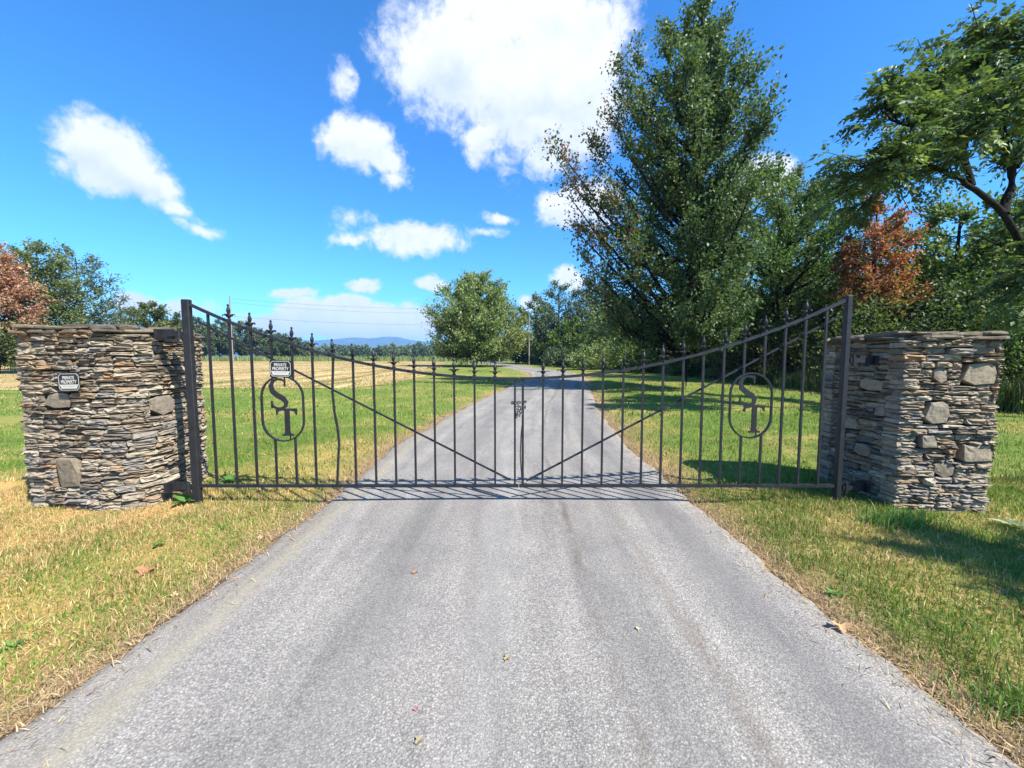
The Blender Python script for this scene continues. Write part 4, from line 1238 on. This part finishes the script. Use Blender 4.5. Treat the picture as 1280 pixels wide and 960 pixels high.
def cap_cover(root, poly, h, seed, over=.035, n=40, lay=2):
    rg = np.random.default_rng(seed); P = np.array(poly); c = P.mean(0); items = []
    for l in range(lay):
        m = int(n*(1 if l == 0 else .55))
        for k in range(m):
            # most slabs sit round the rim and stick out over it
            if k < m*.7:
                t = (k+rg.uniform(-.3,.3))/(m*.7)*len(P); i = int(t) % len(P); f = t-int(t)
                p = P[i]+(P[(i+1)%len(P)]-P[i])*f; e = P[(i+1)%len(P)]-P[i]; an = math.degrees(math.atan2(e[1], e[0]))
                p = p + unit(c-p)*rg.uniform(.10-over, .17)
            else:
                p = c+(P[rg.integers(0,len(P))]-c)*rg.uniform(0,.6); an = rg.uniform(0,180)
            th = rg.uniform(.018,.045)
            items.append((p[0], p[1], h+.012+l*.036+rg.uniform(-.008,.012), rg.uniform(.13,.40), rg.uniform(.18,.30), th, an+rg.normal(0,9), rg.normal(0,2.5), rg.normal(0,2.5)))
    cap(root, items)
cap_cover(left_pillar, [(-4.41,3.49),(-4.05,3.46),(-3.72,3.43),(-3.45,3.47),(-3.31,3.68),(-3.36,4.05),(-3.55,4.50),(-4.0,4.5),(-4.45,4.52),(-4.43,4.0)], HL, 11)

RP_L = [(3.385,4.27),(3.42,3.42)]; RP_F = [(3.395,3.40),(4.19,3.35)]; RP_R = [(4.18,3.37),(4.28,4.15)]; RP_B = [(4.28,4.15),(3.385,4.27)]
right_pillar = empty('stone_pillar', (3.8, 3.9, 0), 0, 'right dry stacked stone gate pillar with shaded left face and sunlit front', 'stone pillar', 'stone gate pillars')
def on_right(u, v):
    x, z = at(u, v, 3.39); return (x-3.42)/.998, z
bf = []
for (u0,v0,u1,v1) in ((1206,453,1243,482),(1172,460,1188,479),(1160,500,1186,531),(1197,555,1238,577),(1172,578,1196,596),(1152,545,1172,560)):
    (s0, z1), (s1, z0) = on_right(u0, v0), on_right(u1, v1)
    bf.append(((s0+s1)/2, (z0+z1)/2, s1-s0, z1-z0))
bl = [(.56,1.13,.22,.12),(.66,.88,.12,.09),(.34,.72,.2,.12),(.52,.50,.17,.13),(.10,.75,.10,.12)]
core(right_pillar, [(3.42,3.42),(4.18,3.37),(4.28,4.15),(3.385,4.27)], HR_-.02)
build_pillar(right_pillar, [(RP_F, HR_, bf, 1.6, {}), (RP_L, HR_, bl, .75, {}), (RP_R, HR_, (), .05, {}), (RP_B, HR_, (), .01, dict(wr=(.15,.4), hr=(.04,.09)))], 600)
cap_cover(right_pillar, [(3.42,3.42),(3.80,3.395),(4.18,3.37),(4.23,3.75),(4.28,4.15),(3.8,4.2),(3.385,4.27),(3.40,3.85)], HR_, 12)

# ------------------------------------------------------------------ iron gate
GZ = 3.61                                  # the gate stands 3.7 m ahead
def gpt(u, v, Z=GZ): return at(u, v, Z)
XL, XR, XC = gpt(240,500)[0], gpt(1053,500)[0], gpt(648.5,600)[0]
RAIL = [(232,378),(284.6,402),(337,421),(388,437),(439,451.5),(480,459.5),(540,467),(615,472.5),(648,473.5),(677,473),(740,468),(827,453),(903,435.5),(979,408),(1058,375)]
rail_pts = [gpt(u, v) for u, v in RAIL]
def smooth_rail(x):
    # cubic fit of the traced rail on each half
    return float(np.polyval(RAILFIT, x))
RAILFIT = np.polyfit([p[0] for p in rail_pts], [p[1] for p in rail_pts], 6)
ZB = gpt(645, 607)[1]
def finial_mesh():
    m = MB()
    m.lathe([(.012,-.006),(.017,0),(.017,.010),(.011,.013),(.009,.022),(.013,.028),(.014,.036),(.010,.048),(.009,.058),(.016,.078),(.017,.094),(.011,.114),(.0065,.124),(.0095,.132),(.0095,.142),(.004,.148)], 8)
    for k in range(4):
        a = k*math.pi/2; c, s = math.cos(a), math.sin(a)
        prof = [(.008,.024,.014),(.026,.046,.026),(.046,.050,.018),(.058,.040,.004)]
        pts = []
        for r_, z, w in prof:
            for sg in (-1, 1): pts.append(Vector((c*r_-s*sg*w/2*1.2, s*r_+c*sg*w/2*1.2, z)))
        top = [p+Vector((0,0,.006)) for p in pts]
        m.poly(pts+top, [(0,2,3,1),(2,4,5,3),(4,6,7,5),(8,9,11,10),(10,11,13,12),(12,13,15,14),(0,8,10,2),(2,10,12,4),(4,12,14,6),(1,3,11,9),(3,5,13,11),(5,7,15,13),(6,14,15,7),(0,1,9,8)])
    me = m.mesh('finial')
    me.materials.append(M_IRON); return me
FINIAL = finial_mesh()
LS = .00094*1.0
def lx(cx): return (cx-272)*LS
def lz(cy): return -(cy-572)*LS
def ring_mesh():
    m = MB(); hw, hh = .192, .302; r_ = hw; pts = []
    n = 14
    for k in range(n+1):
        a = math.pi*k/n; pts.append((math.cos(a)*r_, 0, hh-r_*1.0+math.sin(a)*r_))
    for k in range(n+1):
        a = math.pi+math.pi*k/n; pts.append((math.cos(a)*r_, 0, -(hh-r_)+math.sin(a)*r_))
    m.ring(pts, .012, .024); me = m.mesh('emblem_ring'); me.materials.append(M_IRON); return me
def letter_s():
    path = [(300,318,10),(297,300,12),(270,284,22),(225,278,22),(185,298,30),(163,345,42),(178,400,50),(225,440,52),(280,470,50),(308,510,42),(300,548,32),(262,568,24),(215,568,22),(180,548,22),(168,520,12)]
    P = [Vector((lx(a), 0, lz(b))) for a, b, w in path]; left, right = [], []
    for i, p in enumerate(P):
        t = (P[min(i+1,len(P)-1)]-P[max(i-1,0)]).normalized(); n = Vector((-t.z, 0, t.x)); w = path[i][2]*LS/2
        left.append(p+n*w); right.append(p-n*w)
    m = MB(); d = .006
    n_ = len(P); pts = [q+Vector((0,-d,0)) for q in left]+[q+Vector((0,-d,0)) for q in right]+[q+Vector((0,d,0)) for q in left]+[q+Vector((0,d,0)) for q in right]
    fs = []
    for i in range(n_-1):
        fs += [(i,i+1,n_+i+1,n_+i),(2*n_+i,3*n_+i,3*n_+i+1,2*n_+i+1),(i,2*n_+i,2*n_+i+1,i+1),(n_+i,n_+i+1,3*n_+i+1,3*n_+i)]
    fs += [(0,n_,3*n_,2*n_),(n_-1,3*n_-1,4*n_-1,2*n_-1)]
    m.poly(pts, fs)
    m.box((lx(299),0,lz(318)), (14*LS,.0124,66*LS)); m.box((lx(166),0,lz(530)), (14*LS,.0124,76*LS))
    m.box((lx(299),0.0,lz(268)), (10*LS,.010,36*LS))
    me = m.mesh('letter'); me.materials.append(M_IRON); return me
def letter_t():
    m = MB()
    o = [(205,568),(410,568),(410,630),(398,630),(388,600),(345,590),(336,592),(336,800),(345,822),(372,826),(372,842),(260,842),(260,826),(284,820),(288,800),(288,592),(270,590),(225,600),(216,632),(203,632)]
    m.prism([(lx(a), lz(b)) for a, b in o], -.006, .006)
    m.box((lx(335),0,lz(862)), (10*LS,.010,40*LS))
    me = m.mesh('letter'); me.materials.append(M_IRON); return me
RING, LET_S, LET_T = ring_mesh(), letter_s(), letter_t()

def gate_leaf(side, label):
    hx = XL if side < 0 else XR
    root = empty('iron_gate', (hx, GZ, 0), 0, label, 'gate', 'leaves of the iron driveway gate')
    def P(x, z, dy=0): return (x-hx, dy, z)
    # hinge stile
    zt = smooth_rail(hx)
    m = MB().box(P(hx, (zt+.0)/2+.02), (.070 if side < 0 else .050,.050,zt-.04+.06)); link('post', m.mesh('post', .006), M_IRON, root)
    inner = hx - side*.036
    # top rail
    xe = XC + side*.004
    xs = np.linspace(inner, xe, 26)
    m = MB().bar([P(x, smooth_rail(x)) for x in xs], .024, .034); link('top_rail', m.mesh('top_rail'), M_IRON, root)
    m = MB().bar([P(inner, ZB), P(xe, ZB)], .026, .032); link('bottom_rail', m.mesh('bottom_rail'), M_IRON, root)
    if side < 0: br = [gpt(246,402), gpt(340,450), gpt(480,521), gpt(638,601)]
    else: br = [gpt(658,602), gpt(740,560), gpt(897,477.5), gpt(1050,396)]
    m = MB().bar([P(br[0][0], br[0][1], .026), P(br[-1][0], br[-1][1], .026)], .016, .014); link('brace', m.mesh('brace'), M_IRON, root)
    bars = [271.4,296.7,322,346.7,371.5,396,421.6,445.5,470.6,495.5,520,544.5,569,594,619] if side < 0 else [678,702.5,727,751.7,776.5,800.7,825,849.7,874,899,923.7,948.5,972.8,996.7,1021.5]
    ov = 354 if side < 0 else 938.5
    ocx, ocz = gpt(353.5, 511) if side < 0 else gpt(938.5-23.5*0, 507)
    if side > 0: ocx, ocz = gpt(938.3, 507)
    hw, hh = .192, .302
    first = 271.4 if side < 0 else 1021.5
    for u in bars:
        x = gpt(u, 606)[0]; z1 = smooth_rail(x)-.012; zb = ZB+.013
        emb = abs(u-ov) < 24
        if emb:
            dx = x-ocx; dzv = math.sqrt(max(hw*hw-dx*dx, 1e-4)) + hh - hw
            link('bar', MB().bar([P(x, zb), P(x, ocz-dzv+.004)], .017, .017).mesh('bar'), M_IRON, root)
            o = link('bar', MB().bar([P(x, ocz+dzv-.004), P(x, z1)], .017, .017).mesh('bar'), M_IRON, root)
        elif u == 421.6:
            pp = [gpt(421.6,604), gpt(422.8,575), gpt(424,555), gpt(422,535), gpt(418,515), gpt(415.5,490), gpt(414,446)]
            b = MB().bar([P(pp[0][0], zb)] + [P(a, c) for a, c in pp[1:-1]] + [P(x, z1)], .017, .017)
            o = link('bar', b.mesh('bar'), M_IRON, root); o['label'] = 'bent iron bar'
        else:
            o = link('bar', MB().bar([P(x, zb), P(x, z1)], .0175, .0175).mesh('bar'), M_IRON, root)
        if u != first:
            f = bpy.data.objects.new('finial', FINIAL); COL.objects.link(f); f.parent = o
            f.location = (x-hx, 0, smooth_rail(x)+.012); f.rotation_euler = (random.uniform(-.04,.04), random.uniform(-.05,.05), random.uniform(-.2,.2)+.785*(0 if random.random() < .7 else 1))
    # meeting stile
    xm = gpt(643.6,560)[0] if side < 0 else gpt(653.4,560)[0]
    z1 = smooth_rail(xm)-.012
    link('meeting_stile', MB().bar([P(xm, ZB+.013), P(xm, z1)], .018 if side < 0 else .021, .02).mesh('meeting_stile'), M_IRON, root)
    if side > 0:
        pp = [(652.6,600),(651.2,585),(650.3,568),(651.2,545),(652.4,532)]
        q = [gpt(*a) for a in pp]
        link('bowed_strap', MB().bar([P(a, c, -.02) for a, c in q], .01, .014).mesh('bowed_strap'), M_IRON, root)
    # emblem
    for nm, me_ in (('emblem_ring', RING), ('letter', LET_S), ('letter', LET_T)):
        o = bpy.data.objects.new(nm, me_); COL.objects.link(o); o.parent = root
        o.location = (ocx-hx, 0 if nm == 'emblem_ring' else .001, ocz)
        if nm == 'letter': o['label'] = 'iron letter S' if me_ is LET_S else 'iron letter T'
    # hinges between post and pillar
    for z in ((1.60 if side < 0 else 1.36), .17):
        b = MB(); b.box(P(hx+side*.10, z), (.13,.05,.04))
        b.tube([P(hx+side*.065, z-.05, -.02), P(hx+side*.065, z+.05, -.02)], .016, 8)
        b.box(P(hx+side*.20, z, .01), (.12,.02,.09)); b.box(P(hx+side*.27, z, .01), (.03,.09,.09))
        link('hinge', b.mesh('hinge'), M_IRON, root)
    return root
gate_leaf(-1, 'left leaf of the black iron driveway gate with the private property sign')
gate_leaf(1, 'right leaf of the black iron driveway gate hung from the shaded pillar')

# signs
def text_mesh(body, width, height, parent, mat, loc, name='lettering'):
    cu = bpy.data.curves.new('t', 'FONT'); cu.body = body; cu.align_x = 'CENTER'; cu.align_y = 'CENTER'; cu.size = 1.0; cu.offset = .018; cu.extrude = .02
    o = bpy.data.objects.new('t', cu); COL.objects.link(o)
    dg = bpy.context.evaluated_depsgraph_get(); me = bpy.data.meshes.new_from_object(o.evaluated_get(dg)); bpy.data.objects.remove(o)
    co = np.zeros(len(me.vertices)*3, dtype=np.float32); me.vertices.foreach_get('co', co); co = co.reshape(-1,3)
    mn, mx = co.min(0), co.max(0); co = (co-(mn+mx)/2)/(mx-mn)*np.array((width, height, .0012))
    co = np.stack([co[:,0], -co[:,2], co[:,1]], 1).astype(np.float32)
    me.vertices.foreach_set('co', co.ravel()); me.update(); me.materials.clear(); me.materials.append(mat)
    t = bpy.data.objects.new(name, me); COL.objects.link(t); t.parent = parent; t.location = loc
    t['label'] = 'white lettering %s' % body
    return t
def notched(w, h, c):
    return [(-w+c,-h),(w-c,-h),(w,-h+c),(w,h-c),(w-c,h),(-w+c,h),(-w,h-c),(-w,-h+c)]
def sign(u, v, Z, label, rz=0.0, tilt=0.0, w=.1, h=.076):
    x, z = at(u, v, Z)
    root = empty('warning_sign', (x, Z, z), rz, label, 'sign', 'private property signs')
    root.rotation_euler = (0, tilt, rz)
    m = MB().prism([(-w,-h),(w,-h),(w,h),(-w,h)], 0, .003); link('plate', m.mesh('plate', .0008), M_SIGN_BLACK, root)
    # white border line with cut corners
    o = notched(w*.93, h*.92, .02); i = notched(w*.89, h*.87, .0185); b = MB(); n = len(o)
    pts = [Vector((a,-.0012,c)) for a, c in o]+[Vector((a,-.0012,c)) for a, c in i]+[Vector((a,.0002,c)) for a, c in o]+[Vector((a,.0002,c)) for a, c in i]
    fs = []
    for k in range(n):
        k2 = (k+1)%n; fs += [(k,k2,n+k2,n+k),(2*n+k,3*n+k,3*n+k2,2*n+k2),(k,2*n+k,2*n+k2,k2),(n+k,n+k2,3*n+k2,3*n+k)]
    b.poly(pts, fs); link('border', b.mesh('border'), M_SIGN_WHITE, root)
    text_mesh('PRIVATE', .112, .030, root, M_SIGN_WHITE, (-.002,-.0008,.036))
    text_mesh('PROPERTY', .148, .030, root, M_SIGN_WHITE, (0,-.0008,.0005))
    band = MB().prism([(-w*.86,-.022),(w*.86,-.022),(w*.70,-.058),(-w*.70,-.058)], -.0014, .0002); link('band', band.mesh('band'), M_SIGN_WHITE, root)
    g = MB(); xx = -.055
    rr_ = random.Random(5)
    while xx < .055:
        ww = rr_.uniform(.006,.014); g.box((xx+ww/2, -.0017, -.036), (ww, .0006, .006)); xx += ww+.003
    link('faded_print', g.mesh('faded_print'), M_SIGN_GREY, root)
    return root
sign(350.6, 461, GZ-.016, 'black and white private property sign fixed to the gate above the left emblem', tilt=.02)
sign(86, 477.5, 3.395, 'black and white private property sign on the left stone pillar', rz=-.08, tilt=-.02, w=.104, h=.079)

# chain
def chain():
    zt = gpt(648,503)[1]; xa, xb = gpt(643.6,503)[0], gpt(653.4,503)[0]; xm = (xa+xb)/2
    root = empty('chain', (xm, GZ, zt), 0, 'short steel chain looped around the two middle bars of the gate', 'chain')
    m = MB(); n, k = 12, 5; vs = []
    for i in range(n):
        a = i*2*math.pi/n; cx, cz = math.cos(a)*.011, math.sin(a)*.017
        ring_ = [m.bm.verts.new((cx+math.cos(a)*math.cos(b*2*math.pi/k)*.0032, math.sin(b*2*math.pi/k)*.0032, cz+math.sin(a)*math.cos(b*2*math.pi/k)*.0032)) for b in range(k)]
        vs.append(ring_)
    for i in range(n):
        for b in range(k): m.bm.faces.new((vs[i][b], vs[(i+1)%n][b], vs[(i+1)%n][(b+1)%k], vs[i][(b+1)%k]))
    me = m.mesh('link'); me.materials.append(M_STEEL)
    rr_ = random.Random(3); pts = []
    for i in range(16):
        a = i*2*math.pi/16; pts.append((math.cos(a)*(xb-xa+.055)/2, math.sin(a)*.028, -.004*math.sin(a*2)+.006*math.cos(a)))
    hang = [(-.006,-.024,-.03),(.004,-.026,-.05),(-.012,-.028,-.068),(.008,-.026,-.086),(-.016,-.024,-.10),(.0,-.03,-.118),(-.02,-.026,-.13),(.018,-.024,-.04),(.026,-.026,-.06),(.02,-.026,-.08),(.01,-.028,-.104),(-.018,-.024,-.048),(-.02,-.03,-.088),(.03,-.024,-.10)]
    for i, p in enumerate(pts+hang):
        o = bpy.data.objects.new('link', me); COL.objects.link(o); o.parent = root; o.location = p
        if i < 16:
            a = i*2*math.pi/16; o.rotation_euler = (R(90) if i % 2 else 0, R(90), a+R(90))
            o.scale = (.85,.85,.85)
        else: o.rotation_euler = (rr_.uniform(-.9,.9), rr_.uniform(-.8,.8), rr_.uniform(0,3))
    # padlock closing it
    pl = empty('padlock', (xb+.014, GZ-.03, zt-.03), 0, 'small dark padlock hanging on the gate chain', 'padlock')
    link('lock_body', MB().box((0,0,-.012), (.030,.015,.026)).mesh('lock_body', .003), M_STEEL, pl)
    arc = [(math.cos(a)*.010, 0, math.sin(a)*.013+.004) for a in np.linspace(0, math.pi, 8)]
    link('shackle', MB().tube([(.010,0,-.002)]+arc+[(-.010,0,-.002)], .0028, 5).mesh('shackle'), M_STEEL, pl)
chain()

# ------------------------------------------------------------------ poles and wires beyond the field
def pole(label, x, y, h, r_, crossarm=False, group='utility poles'):
    root = empty('utility_pole', (x, y, 0), 0, label, 'pole', group)
    link('shaft', MB().tube([(0,0,-.1),(0,0,h*.5),(0,0,h)], [r_, r_*.85, r_*.7], 8).mesh('shaft'), M_POLE, root)
    if crossarm:
        link('crossarm', MB().box((0,-r_-.05,h-1.3), (1.6,.1,.12)).mesh('crossarm', .01), M_POLE, root)
        for s in (-.7,.7): link('insulator', MB().lathe([(.03,0),(.06,.04),(.03,.1),(.05,.14),(.02,.18)], 8, (s,-r_-.05,h-1.24)).mesh('insulator'), M_STEEL, root)
    return root
pole('thin tall utility pole at the far side of the field seen through the left bars', -51.2, 72, 12.3, .16, False)
pole('pale wooden pole at the right edge of the round tree', 2.6, 60, 7.6, .13)
pole('pale short pole seen under the crown of the round tree', -2.8, 86, 5.5, .14)
def wire(label, p, q, sag, r_):
    pts = []
    for k in range(25):
        t = k/24; pts.append((p[0]+(q[0]-p[0])*t, p[1]+(q[1]-p[1])*t, p[2]+(q[2]-p[2])*t - sag*4*t*(1-t)))
    tag(link('power_line', MB().tube(pts, r_, 4).mesh('power_line'), M_STEEL_FAR), label, 'power line', 'power lines above the field')
M_STEEL_FAR = plain('wire_sheath', (.12,.13,.14), .6)
wire('highest of the thin power lines crossing the clouds left of the round tree', (-51.2,72,11.8), (14,78,11.5), 1.3, .016)
wire('power line just below the highest one left of the round tree', (-51.2,72,11.1), (14,78,10.9), 1.5, .016)
wire('lowest power line crossing the clouds above the far treeline', (-51.2,72,8.6), (14,78,8.2), 1.1, .02)

# ------------------------------------------------------------------ small plants and fallen leaves
def leafy_weed(label, x, y, n, size, seed, col=((.07,.17,.03),(.16,.30,.06))):
    rg = np.random.default_rng(seed); z = gh(x, y)
    root = empty('leafy_weed', (x, y, z), 0, label, 'plant', 'leafy weeds in the verge')
    for k in range(n):
        a = k*2.4+rg.normal(0,.3); el_ = rg.uniform(.25,1.0); L = size*rg.uniform(.7,1.15); W = L*.42
        c = lerp(np.array(col[0]), np.array(col[1]), rg.uniform())
        V, Cc = [], []; m = 6
        for i in range(m+1):
            t = i/m; w = W*.5*math.sin(math.pi*min(1, t*1.0+.04)**.8)*(1 if i < m else .05)
            r_ = t*L*math.cos(el_*(1-.5*t)); zz = .01+t*L*math.sin(el_)*(1-.55*t)
            for sgn, dz in ((-1,.012),(0,0),(1,.012)): V.append((math.cos(a)*r_-math.sin(a)*w*sgn, math.sin(a)*r_+math.cos(a)*w*sgn, zz+dz*w/.02*.5)); Cc.append(c*(1.0 if sgn else 1.15))
        q = [(i*3+j, i*3+j+1, i*3+j+4, i*3+j+3) for i in range(m) for j in range(2)]
        link('leaf', np_mesh('leaf', np.array(V), np.array(q), np.full(len(q), 4), np.array(Cc), smooth=True), M_LEAF, root)
gx1, gy1 = ground_at(234, 630)
leafy_weed('broad leaved green weed at the foot of the left gate post', gx1, gy1-.03, 11, .16, 801)
gx1, gy1 = ground_at(287, 605)
leafy_weed('small green weed just behind the bottom rail near the left gate post', gx1, gy1, 8, .15, 802)
gx1, gy1 = ground_at(197, 686)
leafy_weed('tiny pale green weed on the left verge above the brown leaf', gx1, gy1, 4, .07, 803)
gx1, gy1 = ground_at(16, 812)
leafy_weed('little green weed in the dry grass at the lower left edge', gx1, gy1, 6, .06, 804)
gx1, gy1 = ground_at(1268, 665)
leafy_weed('pale bladed weed on the grass right of the right pillar', gx1, gy1, 6, .14, 805, ((.25,.32,.15),(.42,.48,.28)))
gx1, gy1 = ground_at(1042, 742)
leafy_weed('clover like weed on the right verge near the brown leaf', gx1, gy1, 8, .07, 806)
def grass_tuft(label, x, y, n, h, spread, seed):
    rg = np.random.default_rng(seed); z = gh(x, y)
    px = rg.normal(0, spread, n); py = rg.normal(0, spread*.45, n)
    xs_, ys_ = x+px, y+py
    c = lerp(np.array((.08,.18,.025)), np.array((.24,.36,.08)), rg.uniform(0,1,n)[:,None])
    o = blades('grass_tuft', xs_, ys_, h*rg.uniform(.5,1.2,n), np.full(n,.007), c, .7, seed=seed+1)
    tag(o, label, 'grass tuft', 'long grass tufts at the pillars')
gx1, gy1 = ground_at(1128, 662)
grass_tuft('tuft of long bright grass at the foot of the right pillar', gx1, gy1+.03, 420, .16, .15, 821)
gx1, gy1 = ground_at(1275, 880)
grass_tuft('tuft of broad grass at the lower right edge of the verge', gx1, gy1, 160, .11, .12, 822)
def fallen_leaf(label, u, v, size, c, seed, lobes=5, name='fallen_leaf', on_grass=False):
    x, y = ground_at(u, v, .03 if not on_grass else .09)
    rg = np.random.default_rng(seed)
    d = road_d(np.array([x]), np.array([y]))[0]
    s_ = (x-road_c(y))/RHW
    z = (.006+.022*(1-s_*s_)+.003) if d < 0 else gh(x, y)+.012
    n = 20; V = [(0,0,.25*size*rg.uniform(.2,.6))]; a0 = rg.uniform(0,6.28)
    for ring_, sc in ((0,.5),(1,1.0)):
        for k in range(n):
            a = a0+k*2*math.pi/n; r_ = size*.5*sc*(1+.32*math.cos(lobes*(a-a0))*sc+rg.normal(0,.05))
            V.append((math.cos(a)*r_, math.sin(a)*r_*.8, size*(.10*sc+.16*sc*math.sin(2*a+a0)+rg.normal(0,.03))+.002))
    F_ = [(0,1+k,1+(k+1)%n) for k in range(n)]; L4 = [(1+k,1+n+k,1+n+(k+1)%n,1+(k+1)%n) for k in range(n)]
    loops = [i for f_ in F_+L4 for i in f_]; sizes = [3]*n+[4]*n
    V = np.array(V); zc = V[:,2]-V[:,2].min()+.001; V[:,2] = zc
    C = np.array(c)[None,:]*rg.uniform(.75,1.2,(len(V),1))
    o = link(name, np_mesh(name, V, np.array(loops), np.array(sizes), C), M_DEADLEAF, loc=(x, y, z))
    o.rotation_euler = (0,0,rg.uniform(0,6.28))
    tag(o, label, 'leaf', 'fallen leaves')
fallen_leaf('large orange brown fallen leaf on the left verge', 183, 700, .11, (.42,.19,.09), 831, on_grass=True)
fallen_leaf('tan fallen leaf on the left verge close to the gate', 327, 657, .07, (.50,.27,.16), 832, on_grass=True)
fallen_leaf('crumpled tan leaf in the dirt at the edge of the right verge', 1052, 767, .085, (.48,.29,.14), 833, on_grass=True)
fallen_leaf('yellow brown leaf alone in the middle of the driveway', 634, 824, .032, (.30,.24,.11), 834)
fallen_leaf('thin reddish brown leaf on the driveway left of the middle', 519, 716, .034, (.36,.15,.07), 835, 3)
fallen_leaf('tiny pink red leaf on the driveway', 520, 887, .018, (.45,.14,.15), 836, 3)
fallen_leaf('small olive leaf on the driveway nearest the camera', 523, 928, .028, (.28,.25,.12), 837)
fallen_leaf('pale cream leaf on the right half of the driveway', 798, 786, .024, (.60,.50,.30), 838)
fallen_leaf('small tan leaf on the left verge by the asphalt edge', 214, 726, .05, (.58,.44,.24), 839, on_grass=True)

# ------------------------------------------------------------------ haze
m_h = bpy.data.materials.new('haze'); m_h.use_nodes = True
nt = m_h.node_tree; nt.nodes.clear()
pv = nt.nodes.new('ShaderNodeVolumePrincipled'); ho = nt.nodes.new('ShaderNodeOutputMaterial')
pv.inputs['Color'].default_value = (.28,.55,1.0,1); pv.inputs['Density'].default_value = 0.0002; pv.inputs['Anisotropy'].default_value = 0.0
nt.links.new(pv.outputs[0], ho.inputs['Volume'])
hz = MB().box((0, 0, 142), (12400, 12400, 296)).mesh('haze')
tag(link('haze', hz, m_h), 'thin blue summer haze over the fields', 'haze', kind='stuff')
